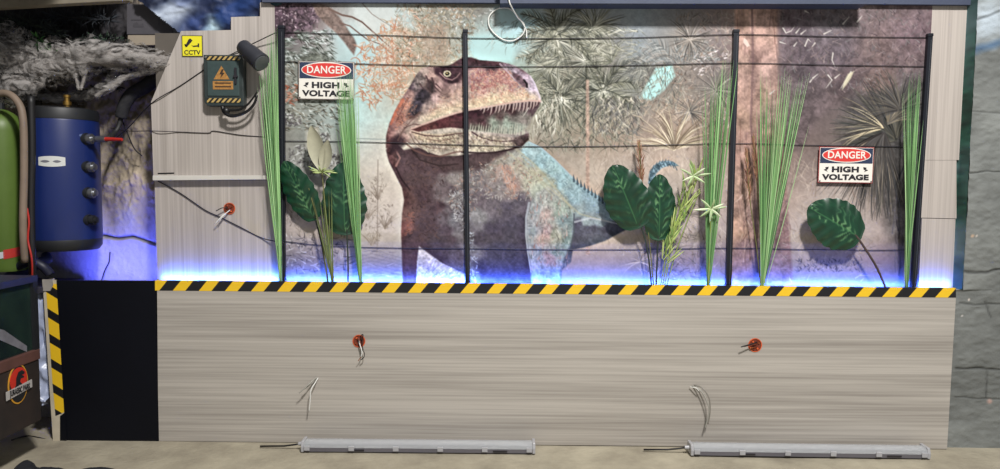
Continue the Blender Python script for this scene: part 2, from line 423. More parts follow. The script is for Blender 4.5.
def paint_mural():
    global IMG
    IMG[:] = chart()
    IMG *= 1+(.05*N_MID+.09*N_FINE)[..., None]
    k = np.clip((PY-135)/30, 0, 1)[:, None, None]*np.clip((262-PY)/25, 0, 1)[:, None, None]; IMG += k*(1-IMG)*.22*np.clip(IMG.mean(-1, keepdims=True)*2.4-.9, 0, 1)
    np.clip(IMG, 0, 1, out=IMG)
    SKY = (178, 206, 204); AQUA = (172, 210, 206)
    # --- upper left: purple foliage, branch, tree
    poly([(276, 3), (318, 3), (322, 16), (312, 28), (296, 32), (284, 40), (276, 44)], (84, 66, 76), .7, 8, .5, .3)
    scatter(276, 5, 318, 34, 130, (1, 3), (0, 360), [(150,120,130),(60,48,60),(190,165,170)], 1.2, .5, .7)
    poly([(330, 30), (352, 24), (380, 44), (372, 80), (350, 84), (334, 60)], SKY, .6, 14)
    poly([(352, 6), (400, 6), (402, 26), (380, 34), (360, 24)], (208, 212, 206), .55, 8)
    scatter(282, 30, 332, 66, 620, (3, 8), (-60, 20), [(96,98,88),(74,80,72),(132,138,128),(205,212,205)], 1.2, 1, .8, clump=-.12)
    scatter(282, 60, 340, 130, 700, (2, 7), (-70, 30), [(104,98,86),(78,82,72),(136,128,110),(204,208,198)], 1.2, 1, .75, clump=-.12)
    poly([(300, 58), (314, 52), (328, 58), (334, 66), (318, 70), (304, 66)], (104, 106, 94), .7, 5, .4)
    scatter(284, 84, 302, 104, 40, (3, 6), (-40, 60), [(196,128,98),(170,110,90),(120,100,80)], 1.6, 1, .8)
    poly([(312, 3), (322, 4), (331, 8), (340, 18), (347, 28), (354, 38), (357, 45), (354, 55), (349, 49), (344, 42), (336, 33), (326, 24), (316, 14)], (134, 112, 102), .85, 2, .2, .1)
    stroke([(329, 9), (342, 15), (352, 17), (362, 22), (372, 31), (382, 40), (390, 47)], 2.2, (128, 106, 96), .9, 1)
    stroke([(340, 23), (350, 26), (360, 34), (368, 40), (380, 44), (392, 54)], 1.6, (132, 108, 98), .85, .8)
    stroke([(362, 3), (372, 14), (384, 22), (398, 30)], 1.0, (150, 136, 126), .7, .6)
    # --- orange leaves
    for (x, y, r, n) in [(378, 50, 16, 60), (395, 40, 18, 70), (385, 75, 16, 60), (402, 62, 14, 60), (372, 92, 12, 40), (410, 30, 16, 50), (398, 90, 10, 40), (365, 68, 10, 26)]:
        for _ in range(n*2):
            t = rng.uniform(0, 6.28); d = r*1.1*math.sqrt(rng.random())
            stroke(curve(x+math.cos(t)*d, y+math.sin(t)*d, rng.uniform(0, 6.28), rng.uniform(3, 10), rng.uniform(-1.6, 1.6), 4), 1.2,
                   [(204,146,112),(214,168,134),(188,132,104),(226,206,184),(176,150,120)][rng.integers(5)], .7, .4)
    for x, y in [(366, 96), (372, 104), (360, 62)]:
        stroke(curve(x, y, 1.9, 12, 2.4, 6), 1.3, (190, 134, 110), .8, .6)
    # --- olive mottle above the head
    scatter(396, 5, 474, 64, 1300, (2, 7), (0, 360), [(150,142,118),(176,160,134),(126,118,102),(196,192,176),(186,150,124)], 1.2, 1.2, .65)
    poly([(420, 26), (446, 26), (448, 62), (424, 62)], (176, 148, 128), .35, 7, .2, .2)
    poly([(394, 8), (412, 14), (416, 30), (402, 26)], (190, 208, 206), .55, 6)
    scatter(430, 6, 500, 32, 150, (1.5, 4), (0, 360), [(196,200,194),(120,118,112),(150,146,134)], 1.3, 1, .6)
    poly([(469, 36), (520, 34), (512, 62), (480, 60), (469, 56)], (178, 214, 210), .8, 6)
    poly([(496, 8), (530, 8), (552, 24), (540, 34), (500, 33)], (176, 208, 210), .75, 7)
    scatter(488, 20, 530, 48, 60, (3, 8), (-160, -100), [(128,138,130),(150,160,150)], 1.2, .8, .6)
    # --- big palms in the middle
    G = [(146,144,124),(124,124,106),(176,172,150),(200,196,174),(108,108,96)]
    scatter(520, 26, 644, 150, 900, (3, 9), (-140, 20), G, 1.2, .5, .35)
    G2 = [(98,98,86),(84,86,76),(118,118,102)]; GH = [(206,202,182),(222,218,200),(186,182,160)]
    for (cx, cy, R0, n) in [(557, 40, 40, 150), (603, 92, 38, 130), (596, 26, 30, 80), (560, 100, 34, 110), (548, 70, 30, 80), (586, 62, 30, 80)]:
        fan(cx, cy, n, (R0*.5, R0), (0, 360), G2, 1.5, .6, .6)
        fan(cx, cy, n//2, (R0*.5, R0*1.05), (0, 360), GH, .9, .6, .5)
    for (x, y, n, L, an) in [(552, 40, 60, (14, 34), (10, 180)), (592, 30, 50, (12, 34), (20, 170)), (560, 60, 60, (12, 34), (150, 260)), (575, 46, 50, (14, 34), (-40, 60)), (556, 96, 50, (10, 26), (-20, 200)), (612, 62, 50, (14, 34), (60, 210))]:
        fan(x, y, n, L, an, G, 1.3, 1.4, .7)
    for (x, y, an, L, b) in [(566, 58, 160, 52, .8), (562, 52, 130, 44, .7), (570, 44, 50, 46, -1.4), (604, 62, 120, 44, 1.2), (620, 50, 150, 46, 1.0), (612, 88, 30, 46, -1.2), (560, 110, 150, 36, 1.0), (598, 100, 20, 40, -1.2)]:
        frond(x, y, an, L, b, 13, G, 1.0, .7)
    D = [(92,92,80),(112,112,96),(72,74,66),(150,148,126)]
    for (x, y, an, L, b) in [(556, 30, 175, 46, .9), (556, 30, 140, 40, .6), (556, 30, 100, 26, .2), (556, 30, 60, 34, -.8), (558, 32, 20, 46, -1.1), (558, 34, -10, 40, -1.0), (556, 36, 205, 42, .8),
                             (604, 84, 150, 44, 1.1), (604, 84, 110, 34, .5), (606, 84, 60, 34, -.7), (606, 86, 25, 40, -1.1), (604, 88, 195, 40, .8), (606, 90, -15, 36, -.8),
                             (560, 96, 165, 34, .9), (560, 96, 120, 30, .5), (562, 96, 40, 32, -.9)]:
        frond(x, y, an, L, b, 12, D, 1.1, .6)
    scatter(540, 96, 640, 148, 320, (6, 14), (200, 340), D, 1.3, .9, .5)
    poly([(586, 80), (589, 80), (590, 255), (586, 255)], (196, 160, 140), .6, 1.5, .2)
    scatter(592, 96, 640, 132, 360, (5, 12), (200, 330), [(98,96,92),(120,114,108),(196,186,164)], 1.2, .8, .65)
    scatter(534, 90, 566, 132, 110, (5, 11), (-120, -60), [(206,200,180),(112,108,96),(180,172,150)], 1.2, .9, .7)
    for k in range(8):
        frond(664-k*2, 66+k*3, 200-k*16, 34, .9, 12, [(120,120,114),(96,96,92),(170,165,150)], 1.0, .65)
    for k in range(9):
        frond(668+k*2, 64, 160-k*16, 38, 1.0 if k < 4 else -1.0, 12, [(136,140,138),(108,110,108),(184,184,176),(158,150,140)], 1.0, .6)
    poly([(656, 68), (672, 65), (675, 76), (664, 90), (652, 100), (640, 98), (648, 82)], (178, 220, 212), .95, 3)
    scatter(636, 62, 684, 106, 260, (4, 10), (205, 300), [(120,122,112),(142,142,130),(104,104,98),(168,166,150)], 1.0, .6, .75)
    scatter(640, 100, 736, 150, 500, (4, 12), (20, 170), [(196,172,146),(160,136,120),(136,118,106),(206,184,158)], 1.2, 1.0, .5)
    scatter(676, 14, 736, 126, 1000, (2, 8), (0, 180), [(152,140,128),(122,112,106),(190,176,160),(140,130,122),(176,150,134)], 1.1, 1.2, .6)
    for (cx, cy, R0, n) in [(690, 40, 26, 60), (716, 90, 28, 60), (690, 112, 24, 40)]:
        fan(cx, cy, n, (R0*.5, R0), (0, 360), [(110,104,96),(126,116,108),(92,86,82)], 1.3, .6, .55)
        fan(cx, cy, n//2, (R0*.5, R0), (0, 360), [(196,182,168),(176,164,150)], .9, .6, .5)
    for (x, y) in [(700, 58), (712, 54), (724, 56), (704, 66), (698, 72)]:
        scatter(x-5, y-3, x+5, y+3, 7, (2, 4), (0, 60), [(214,200,194)], 1.2, .6, .85)
    scatter(600, 28, 640, 60, 60, (8, 18), (150, 210), [(196,192,170),(120,118,104)], 1.2, 1.2, .6)
    fan(674, 150, 100, (18, 46), (18, 165), [(202,182,150),(222,204,172),(164,142,118),(140,122,102)], 1.4, 1.0, .85)
    scatter(592, 150, 735, 255, 700, (5, 18), (40, 140), [(214,196,176),(182,160,144),(222,206,186),(168,148,134)], 1.2, .8, .28)
    scatter(640, 200, 735, 282, 300, (5, 16), (30, 150), [(150,130,118),(206,186,168),(120,104,98)], 1.1, .9, .4)
    for cx, cy in [(672, 250), (690, 215), (640, 262)]:
        fan(cx, cy, 40, (8, 22), (-20, 200), [(150,134,124),(126,114,110),(200,182,166)], 1.0, 1.0, .6)
    scatter(645, 235, 712, 282, 160, (4, 12), (-30, 200), [(122,112,112),(150,140,136),(104,98,100)], 1.0, .9, .55)
    # --- pink trunk on the right of the middle
    poly([(735, 3), (778, 3), (777, 60), (780, 120), (786, 180), (790, 240), (794, 291), (726, 291), (730, 200), (734, 100)], None, .93, 3, .12, .18,
         samples=[(738,20,(196,156,136)),(744,60,(196,158,140)),(751,60,(150,116,108)),(762,30,(196,156,140)),(770,70,(184,148,136)),(757,100,(190,150,134)),(774,110,(168,136,126)),(742,120,(186,148,128)),(752,140,(178,138,124)),(766,150,(176,136,120)),(778,170,(168,130,118)),(745,190,(190,152,132)),(760,210,(176,140,130)),(778,220,(146,114,112)),(750,250,(150,118,116)),(772,260,(142,116,120)),(786,240,(134,106,108)),(736,230,(186,146,124)),(760,284,(120,100,110))], power=3.5)
    scatter(737, 8, 780, 275, 150, (12, 34), (82, 98), [(206,168,150),(128,96,92),(176,136,120)], 1.2, .25, .4)
    stroke([(752, 8), (753, 60), (751, 120), (754, 180), (757, 270)], 2.2, (132, 100, 98), .5)
    poly([(744, 38), (747, 40), (750, 46), (747, 47), (743, 42)], (226, 198, 182), .8)
    scatter(742, 180, 790, 240, 60, (6, 14), (230, 300), [(120,88,84),(190,160,144)], 1.2, .7, .5)
    # --- dark purple undergrowth with pale leaves
    poly([(779, 3), (932, 3), (932, 100), (900, 90), (850, 96), (815, 120), (800, 150), (786, 150), (780, 80)], None, .65, 8, .15, .25,
         samples=[(790,20,(112,98,104)),(830,20,(118,108,112)),(870,15,(128,110,110)),(910,30,(120,102,104)),(800,60,(102,88,94)),(840,50,(112,98,104)),(875,45,(130,110,106)),(905,60,(124,106,106)),(795,110,(112,96,98)),(850,80,(110,92,92)),(880,85,(134,108,98)),(915,85,(96,88,88))])
    scatter(780, 8, 930, 96, 800, (3, 9), (20, 160), [(140,124,126),(96,84,90),(150,128,122),(120,118,116)], 1.1, .9, .45)
    for pts in [[(783,28),(786,33),(791,31),(795,26)],[(796,33),(800,28)],[(801,34),(806,30)],[(780,42),(786,44)],[(794,46),(797,42)],[(805,46),(808,39),(811,42)],[(815,5+38),(812,47)],[(833,53),(832,60),(835,67)],[(828,75),(832,80),(826,88)],[(835,78),(840,74)],[(813,78),(818,74)],[(810,82),(813,78)],[(851,72),(846,80),(841,88)],[(843,24),(849,17)],[(857,22),(862,16)],[(782,6),(790,9)],[(805,11),(809,13)],[(824,34),(832,30)],[(770,94),(775,90)]]:
        stroke(pts, 1.25, (206, 196, 186), .8, .5)
    poly([(854, 71), (848, 74), (844, 82), (842, 90), (847, 84), (851, 78)], (200, 188, 160), .85, 1.5)
    # --- dark screw palm and path
    poly([(850, 96), (932, 90), (932, 260), (905, 250), (888, 232), (880, 205), (862, 180), (846, 160), (838, 130)], (84, 80, 78), .6, 16, .2, .25)
    fan(896, 140, 260, (20, 66), (60, 200), [(84,82,76),(62,62,60),(104,98,86)], 1.7, .7, .7)
    fan(884, 128, 34, (22, 58), (95, 200), [(170,154,126),(120,110,92),(206,188,152),(84,78,72),(70,68,66)], 1.3, .9, .75)
    fan(888, 124, 60, (14, 40), (20, 100), [(120,110,96),(84,80,76),(150,136,112)], 1.2, .9, .65)
    fan(882, 138, 260, (24, 84), (205, 300), [(66,64,62),(84,78,74),(56,54,56),(108,100,90)], 1.6, .5, .7)
    fan(880, 134, 34, (40, 92), (205, 288), [(186,168,142),(150,134,116)], .8, .5, .7)
    fan(884, 132, 90, (14, 50), (200, 300), [(70,66,64),(88,82,78)], 1.5, .5, .7)
    fan(900, 110, 120, (20, 44), (10, 200), [(80,76,74),(110,102,92),(64,62,62)], 1.4, .8, .6)
    fan(912, 150, 40, (20, 60), (240, 300), [(70,72,76),(56,58,64),(120,112,104)], 1.3, .5, .7)
    scatter(790, 160, 862, 262, 200, (6, 18), (20, 160), [(206,182,162),(168,144,130)], 1.4, .8, .35)
    scatter(796, 260, 862, 272, 140, (2, 5), (20, 160), [(98,92,104),(124,116,124)], 1.2, .8, .7)
    scatter(780, 235, 880, 282, 90, (4, 12), (-20, 200), [(150,140,144),(190,176,170)], 1.0, .9, .4)
    scatter(892, 200, 932, 282, 90, (10, 26), (75, 105), [(70,66,80),(96,90,100)], 1.3, .3, .5)
    # --- left beach, horizon, shrubs
    stroke([(345, 138), (372, 139), (400, 140)], 1.0, (150, 160, 156), .6)
    for x, y, r in [(322, 138, 8), (300, 155, 14), (318, 168, 14), (338, 160, 9), (292, 120, 10)]:
        for _ in range(70):
            t = rng.uniform(0, 6.28); d = r*math.sqrt(rng.random())
            stroke(curve(x+math.cos(t)*d, y+math.sin(t)*d*.7, rng.uniform(0, 6.28), 3, .6, 2), 1.4, [(104,98,98),(128,124,116),(206,204,196)][rng.integers(3)], .65, .7)
    poly([(306, 132), (318, 126), (322, 148), (314, 160), (306, 148)], (212, 204, 184), .7, 4)
    for x, y in [(372, 232), (378, 186), (368, 205), (385, 215)]:
        fan(x, y+14, 26, (8, 24), (50, 130), [(164,148,132),(182,164,146)], 1.0, .8, .55)
        scatter(x-7, y-12, x+8, y+14, 50, (2, 4), (0, 360), [(162,146,130),(150,134,120)], 1.2, .6, .45)
    stroke([(378, 160), (377, 252)], 1.2, (160, 144, 130), .6)
    scatter(286, 236, 350, 274, 240, (3, 8), (-20, 200), [(112,104,106),(92,86,92),(168,158,154),(204,196,190)], 1.1, .9, .65)
    scatter(286, 205, 300, 236, 40, (3, 7), (40, 140), [(140,126,118)], 1.2, .9, .5)
    for k in range(7):
        stroke([(350, 255+k*3.4), (372, 250+k*3.6), (402, 258+k*3.4)], .8, (112, 106, 118), .25)
    scatter(350, 248, 402, 282, 60, (4, 10), (-20, 30), [(180,170,166),(122,114,122)], 1.0, .6, .5)
    # shore behind the legs
    poly([(417, 248), (422, 249), (442, 262), (466, 274), (470, 291), (410, 291)], (196, 184, 176), .8, 3, .2)
    scatter(422, 258, 464, 283, 60, (4, 12), (10, 70), [(232,228,226),(140,132,140)], 1.0, .6, .6)
    beast()
    np.clip(IMG, 0, 1, out=IMG)
    # print contrast: lift the picture's fine drawing, mute it a little, matt paper
    def blur(a, r):
        for ax in (0, 1):
            n = a.shape[ax]; c = np.cumsum(np.concatenate([np.zeros_like(np.take(a, [0], ax)), a], ax), ax)
            i = np.arange(n); lo = np.maximum(i-r, 0); hi = np.minimum(i+r+1, n)
            sh = [1, 1, 1]; sh[ax] = n
            a = (np.take(c, hi, ax)-np.take(c, lo, ax))/(hi-lo).reshape(sh)
        return a
    B = blur(blur(IMG, 8), 8)
    IMG[:] = B+(IMG-B)*1.5
    g = IMG.mean(-1, keepdims=True); IMG[:] = g+(IMG-g)*.84
    IMG[:] = np.clip(.5+(IMG-.52)*1.02, 0, 1)*np.array([.985, 1.0, 1.025])

def beast():
    # tail, far part behind the leaves
    T = [(648,184),(649,174),(653,166),(660,161.5),(668,160.5),(674,162),(679,166),(670,165.5),(662,168),(656,174),(653,184)]
    poly(T, (128, 146, 152), 1, 1.2, .4)
    for k in range(9):
        x = 650+k*3; y = [171,167,164,162.5,161.5,161,161.5,163,165][k]
        stroke([(x, y+1), (x+1, y-2)], 1.4, (104, 118, 126), .9, .5)
        stroke([(x+1, y+1), (x+3, y+5)], 1.0, (92, 106, 114), .7)
    # body mass
    body = [(404,150),(470,140),(500,146),(529,142),(541,147),(555,160),(568,173),(580,185),(590,191),(601,197),(612,205),(622,211),(640,213),(636,222),(626,230),(618,234),(605,241),(590,246),(573,250),
            (571,262),(562,270),(560,291),(466,291),(465,274),(442,263),(424,250),(419,246),(417,262),(416,291),(403,291),(402,262),(401,232),(402,214),(404,200),(402,188),(396,176),(389,162),(386,150),(392,140)]
    S = [(392,150,(90,69,72)),(404,165,(98,75,78)),(420,160,(86,65,68)),(440,165,(90,69,72)),(455,160,(94,77,80)),(412,180,(94,73,74)),(425,195,(86,65,68)),(407,200,(106,77,74)),(404,225,(134,91,86)),(403,215,(132,99,92)),(412,240,(90,69,76)),(408,265,(94,71,76)),
         (425,225,(90,71,76)),(440,210,(88,69,74)),(450,235,(94,79,88)),(440,250,(86,73,84)),(460,255,(98,87,98)),(448,190,(112,97,98)),(456,180,(148,136,131)),(455,200,(146,138,136)),(456,216,(131,126,130)),(462,230,(125,118,122)),
         (475,165,(120,107,108)),(475,180,(134,124,123)),(480,200,(120,107,112)),(478,216,(147,142,142)),(490,165,(145,134,124)),(500,156,(157,145,130)),(515,150,(166,163,151)),(505,170,(168,144,133)),(512,185,(176,148,137)),(498,190,(142,130,127)),(492,205,(120,109,114)),
         (520,165,(180,168,148)),(530,175,(182,176,152)),(528,152,(164,188,188)),(540,160,(160,190,192)),(550,172,(160,188,186)),(560,180,(156,184,186)),(575,195,(150,176,180)),(590,202,(144,168,176)),(605,212,(140,164,172)),(616,214,(136,160,168)),(538,178,(184,182,156)),(548,188,(174,178,158)),(560,196,(164,176,166)),(572,208,(154,168,166)),(585,216,(160,172,172)),(600,220,(150,162,164)),
         (576,222,(100,99,112)),(590,230,(98,97,108)),(605,230,(90,89,100)),(620,226,(88,89,100)),(580,240,(94,93,106)),
         (505,212,(98,89,100)),(520,205,(106,97,106)),(515,225,(88,81,94)),(495,230,(86,77,90)),(480,240,(92,83,94)),(500,250,(80,75,92)),(515,260,(78,73,92)),(485,270,(76,71,92)),(520,240,(86,79,94)),(505,282,(72,69,94)),(472,250,(129,124,131)),(470,275,(118,120,132))]
    poly(body, None, 1, 1.5, .13, .05, samples=S, power=4)
    # belly dark edge & throat
    poly([(470,140),(500,146),(520,148),(505,154),(494,160),(484,168),(470,172),(450,172),(430,166),(405,150),(420,146)], (86, 66, 66), .8, 5, .15)
    # near hind leg
    leg = [(548,186),(560,192),(570,204),(574,218),(573,232),(570,246),(564,258),(561,268),(560,291),(533,291),(531,270),(528,250),(526,232),(527,216),(531,202),(538,192)]
    poly(leg, None, .95, 3, .16, .05, samples=[(545,195,(170,170,160)),(536,210,(160,164,164)),(548,215,(186,164,154)),(560,210,(160,170,154)),(568,220,(140,156,154)),(532,235,(158,164,168)),(545,235,(188,160,154)),(556,235,(170,168,150)),(567,240,(136,154,152)),(538,255,(160,164,172)),(548,258,(170,146,146)),(560,255,(138,152,148)),(545,280,(130,134,146)),(556,278,(140,154,160)),(536,280,(150,164,170))], power=3.5)
    stroke([(529,203),(526,218),(526,236),(528,254),(531,272)], 2.2, (190, 196, 200), .6, 1)
    stroke([(574,214),(574,232),(570,250),(564,262)], 1.6, (92, 98, 104), .7)
    scatter(530, 196, 570, 270, 260, (2, 6), (60, 120), [(204,198,190),(186,140,128),(112,110,112),(150,158,146)], 1.1, .8, .5)
    # scale speckle
    def speck(pg, n, cols, L=(1.5, 3.5), w=1.1, a=.5, ang=(0, 360)):
        p = np.array(pg, float); (i0, i1, j0, j1), m = poly_alpha(pg, 1)
        c = 0
        for _ in range(n*4):
            if c >= n: break
            i = rng.integers(0, m.shape[1]); j = rng.integers(0, m.shape[0])
            if m[j, i] < .9: continue
            c += 1
            stroke(curve(PX[i0+i], PY[j0+j], math.radians(rng.uniform(*ang)), rng.uniform(*L), rng.uniform(-.6, .6), 2), w, cols[rng.integers(len(cols))], a*rng.uniform(.5, 1), w*.6)
    speck([(450,178),(470,168),(490,160),(520,150),(545,178),(530,200),(505,200),(480,200),(464,232),(448,200)], 560, [(196,188,178),(110,98,96),(178,138,120),(150,140,130)], a=.6)
    speck([(448,190),(470,190),(466,236),(452,214)], 190, [(208,204,202),(90,80,84),(160,156,154)], a=.7)
    speck([(466,232),(474,232),(478,284),(467,284)], 90, [(190,196,206),(90,86,100)], a=.7)
    speck([(500,166),(514,166),(518,196),(508,192)], 90, [(196,142,118),(206,170,150)], a=.6, ang=(60, 120))
    speck([(530,146),(545,152),(600,204),(612,214),(560,196)], 260, [(176,198,200),(112,134,142),(150,172,174)], a=.45)
    speck([(404,160),(446,160),(440,240),(406,240)], 260, [(118,88,80),(64,46,48),(104,76,72)], a=.5)
    speck([(405,212),(414,212),(410,236),(403,234)], 26, [(170,106,90)], a=.6)
    for pts in [[(515,148),(535,165),(550,182),(562,196),(574,212)],[(508,152),(526,168),(542,184),(553,196)],[(520,156),(545,184),(580,214),(610,222)]]:
        stroke(pts, 2.4, (182, 178, 150), .45, 1.2)
    stroke([(529,142),(541,148),(555,160),(568,173),(581,186),(596,196),(612,206)], 1.6, (168, 190, 196), .7)
    stroke([(575,222),(590,218),(606,221),(618,224)], 2.0, (196, 200, 202), .6, 1)
    for k in range(10):
        x = 574+k*3.6; y = 179+k*2.7
        stroke([(x, y+2), (x-.6, y-4.5)], 2.6, (98, 112, 118), .95, .4)
    # dewlap creases
    stroke([(412,150),(420,160),(440,166),(458,164)], 1.5, (60, 44, 44), .6)
    stroke([(396,150),(394,164),(402,180),(410,190)], 1.6, (58, 42, 44), .6)
    poly([(386,144),(392,138),(398,148),(396,156),(400,164),(394,168),(388,158)], (120, 84, 80), .6, 3, .3)
    stroke([(396,150),(400,158),(396,166)], 1.8, (176, 130, 122), .6)
    # ---------------- head
    head = [(386,148),(386,136),(389,124),(394,112),(400,101),(406,92),(411,84),(416,75),(422,68),(430,66),(437,66),(444,67),(452,64),(458,60),(463,57.5),(470,57.5),(478,60),(490,61),(500,62),(508,63.5),(516,66),(523,70),(529,74.5),(534,81),(537,88),(540,96),(541.5,102),(538,105),
            (530,112),(524,128),(529,133),(526,141),(519,147),(506,150),(492,152),(470,154),(455,156),(440,156),(428,152),(416,146),(406,142),(396,146)]
    S = [(390,130,(149,112,106)),(396,116,(183,125,108)),(404,104,(189,135,116)),(410,94,(169,132,122)),(414,88,(110,92,94)),(418,78,(120,104,98)),(425,70,(181,156,142)),(434,72,(175,141,130)),(432,84,(110,84,80)),(424,92,(66,56,62)),(420,104,(76,66,70)),(414,110,(100,84,82)),(410,116,(120,88,80)),
         (440,84,(171,136,130)),(438,98,(177,147,141)),(430,108,(177,151,140)),(446,92,(112,84,84)),(452,76,(80,52,58)),(444,70,(84,60,60)),(460,68,(104,72,72)),(470,62,(84,60,66)),(490,64,(90,68,72)),(456,88,(170,136,131)),(466,96,(186,155,141)),(458,104,(198,170,151)),(446,112,(200,176,154)),
         (476,74,(160,124,123)),(486,80,(183,137,131)),(480,90,(193,154,140)),(496,76,(166,121,120)),(506,76,(183,140,131)),(500,88,(196,161,142)),(478,104,(206,181,155)),(492,100,(208,187,160)),(508,96,(203,176,152)),(512,84,(184,146,137)),(518,74,(110,84,90)),(526,80,(155,136,143)),(524,92,(193,167,154)),(534,96,(190,169,167)),(520,100,(197,171,158)),(512,68,(166,151,153)),(536,86,(189,175,182)),
         (402,140,(178,142,131)),(410,132,(189,159,143)),(394,142,(110,78,76)),(400,148,(70,50,54)),(420,140,(188,169,150)),(430,148,(173,155,138)),(440,138,(187,169,152)),(450,150,(164,149,133)),(462,142,(184,169,155)),(476,142,(190,176,163)),(490,146,(180,167,153)),(506,146,(170,158,146)),(520,142,(155,142,135)),(412,124,(177,150,136)),(424,122,(197,174,153)),(436,118,(197,174,153))]
    poly(head, None, 1, 1.2, .18, .06, samples=S, power=4)
    # back of the jaw / ear hollow
    poly([(391,140),(398,134),(404,138),(406,144),(398,152),(390,154)], (62, 44, 50), .75, 4)
    poly([(415,98),(423,88),(425,98),(421,110),(414,116),(409,114)], (70, 60, 68), .75, 4, .4)
    poly([(428,80),(434,82),(436,92),(431,94),(426,88)], (70, 56, 58), .8, 3, .3)
    poly([(412,82),(420,76),(428,77),(424,84),(416,90)], (132, 116, 110), .6, 3, .5)
    stroke([(403,100),(396,112),(391,124)], 3.5, (206, 120, 90), .6, 2)
    stroke([(408,98),(402,110),(396,122)], 2, (120, 76, 70), .55, 1)
    speck([(400,104),(412,94),(418,110),(404,130),(392,130)], 110, [(214,140,108),(110,76,72),(150,120,110)], a=.55)
    stroke([(420,112),(410,122),(402,132),(398,140)], 1.6, (120, 90, 82), .6)
    stroke([(404,128),(414,124),(424,126)], 1.4, (110, 80, 74), .6)
    # brow and eye
    poly([(434,68),(444,66),(456,66),(463,68),(462,76),(458,82),(452,84),(445,82),(440,77),(435,74)], (74, 50, 56), .9, 2.5, .2)
    poly([(456,62),(463,57.5),(472,57.5),(480,60.5),(500,62),(510,65),(500,67.5),(484,66.5),(470,67),(460,68)], (84, 62, 66), .9, 2, .3)
    stroke([(440,73),(445,78),(452,80),(457,77),(460,73)], 1.4, (186, 146, 140), .6, .8)
    poly([(443.2,73.8),(444.2,71.4),(447,70.4),(450,71.4),(451.2,73.8),(450,76),(447,77),(444.4,76)], (206, 190, 160), .85, 1)
    poly([(444.8,73.7),(446,71.9),(448.6,71.9),(449.8,73.7),(448.6,75.5),(446,75.5)], (40, 30, 34), 1, .8)
    stroke([(446.6,73.2),(447.4,73.2)], 1.1, (220, 190, 120), .8)
    for pts in [[(432,78),(434,86),(440,92),(445,95),(450,91)],[(436,84),(442,90)],[(426,76),(430,84),(430,92)],[(450,96),(444,99),(438,96)],[(420,84),(424,90)]]:
        stroke(pts, 1.8, (84, 60, 62), .7, 1)
    speck([(440,98),(464,86),(466,104),(430,118),(428,108)], 190, [(214,180,150),(150,110,100),(196,150,130)], a=.5)
    # snout speckle, nostril
    speck([(470,70),(508,70),(520,84),(534,98),(500,102),(470,106)], 620, [(214,164,138),(150,96,92),(200,140,118),(220,196,156),(176,112,102)], a=.5)
    speck([(470,68),(508,68),(512,84),(470,92)], 200, [(140,84,84),(206,140,124)], a=.5)
    poly([(500,63),(508,64),(520,70),(530,78),(535,88),(537,96),(533,94),(529,84),(520,76),(510,70)], (176, 156, 166), .7, 2, .3)
    stroke([(500,64),(508,72),(514,79),(520,84)], 1.8, (190, 170, 176), .7, 1)
    poly([(512,72),(520,76),(527,82),(528,88),(523,87),(516,81)], (104, 78, 84), .75, 2, .3)
    stroke([(524,80),(527,84),(527,87)], 1.8, (44, 34, 42), .9)
    stroke([(530,76),(535,84),(538,92),(540,98)], 1.4, (204, 190, 200), .7)
    poly([(428,113),(455,104),(480,97),(512,93),(536,93),(539,101),(500,104),(470,108),(450,113),(425,122)], (226, 200, 160), .5, 7, .15)
    poly([(440,90),(462,84),(464,100),(436,106)], (206, 172, 150), .4, 8, .15)
    # mouth
    mouth = [(411,129.5),(425,124.5),(440,119),(455,114),(470,110.5),(486,108),(500,105.5),(515,103),(530,101.5),(540,102),(539,107),(533,116),(528,126),(522,132),(510,134),(496,133),(480,131),(466,129),(450,127.5),(430,130),(418,132)]
    poly(mouth, None, 1, 1.4, .2, .05, samples=[(425,128,(118,78,72)),(445,121,(106,64,64)),(460,118,(92,54,58)),(475,114,(72,44,50)),(490,112,(76,50,54)),(510,108,(80,56,58)),(528,106,(92,70,74)),(480,122,(84,56,60)),(478,127,(120,112,100)),(495,124,(142,148,132)),(508,124,(150,158,142)),(518,128,(150,152,138)),(500,117,(104,84,80)),(524,118,(130,120,112))])
    stroke([(411,129),(425,123.5),(440,118),(455,113),(470,109.5),(486,107),(500,104.5),(515,102),(530,100.5),(540,101)], 1.6, (204, 164, 148), .75)
    # upper teeth
    for k in range(17):
        x = 482+k*3.5; y = 107.8-k*.42; L = [4,6,5,8,6,9,7,10,8,11,8,11,9,10,7,8,5][k]
        L *= rng.uniform(.65, 1.15); x += rng.uniform(-.8, .8); stroke([(x, y), (x-.6, y+L*.6), (x-2, y+L)], 2.0, (196, 170, 158), .8, .4)
        stroke([(x+1.3, y+1), (x+.3, y+L*.8)], .8, (96, 60, 60), .6)
    # lower teeth
    for k in range(22):
        x = 470+k*2.6; y = 129.5+k*.22
        L = 2.5+4.5*rng.random()+k*.22; x += rng.uniform(-.7, .7)
        stroke([(x, y+1), (x+1.2, y-L)], 1.4, (190, 186, 164), .75, .4)
    # stray bright leaf strokes by the snout
    scatter(528, 104, 556, 134, 46, (5, 12), (-130, -70), [(222,214,196),(190,184,164),(120,112,98)], 1.3, .6, .75)
    # lower jaw
    lip = [(411,131),(425,133.5),(440,134),(455,132),(470,131.5),(485,134),(500,136.5),(515,137.5),(527,133.5),(529,134),(528,139),(522,145),(510,149),(495,151.5),(478,152),(462,150),(448,146),(432,143),(418,140)]
    poly(lip, None, .9, 1.5, .3, .08, samples=[(420,136,(188,162,136)),(440,139,(190,168,140)),(460,137,(180,158,138)),(475,136,(190,172,156)),(490,140,(184,166,148)),(505,143,(176,160,144)),(520,141,(120,100,96)),(480,147,(184,170,146)),(500,148,(170,156,132)),(525,136,(90,72,74)),(450,144,(176,156,130))])
    stroke([(412,132),(425,135.5),(440,136.5),(455,134),(466,133)], 1.5, (104, 78, 72), .75)
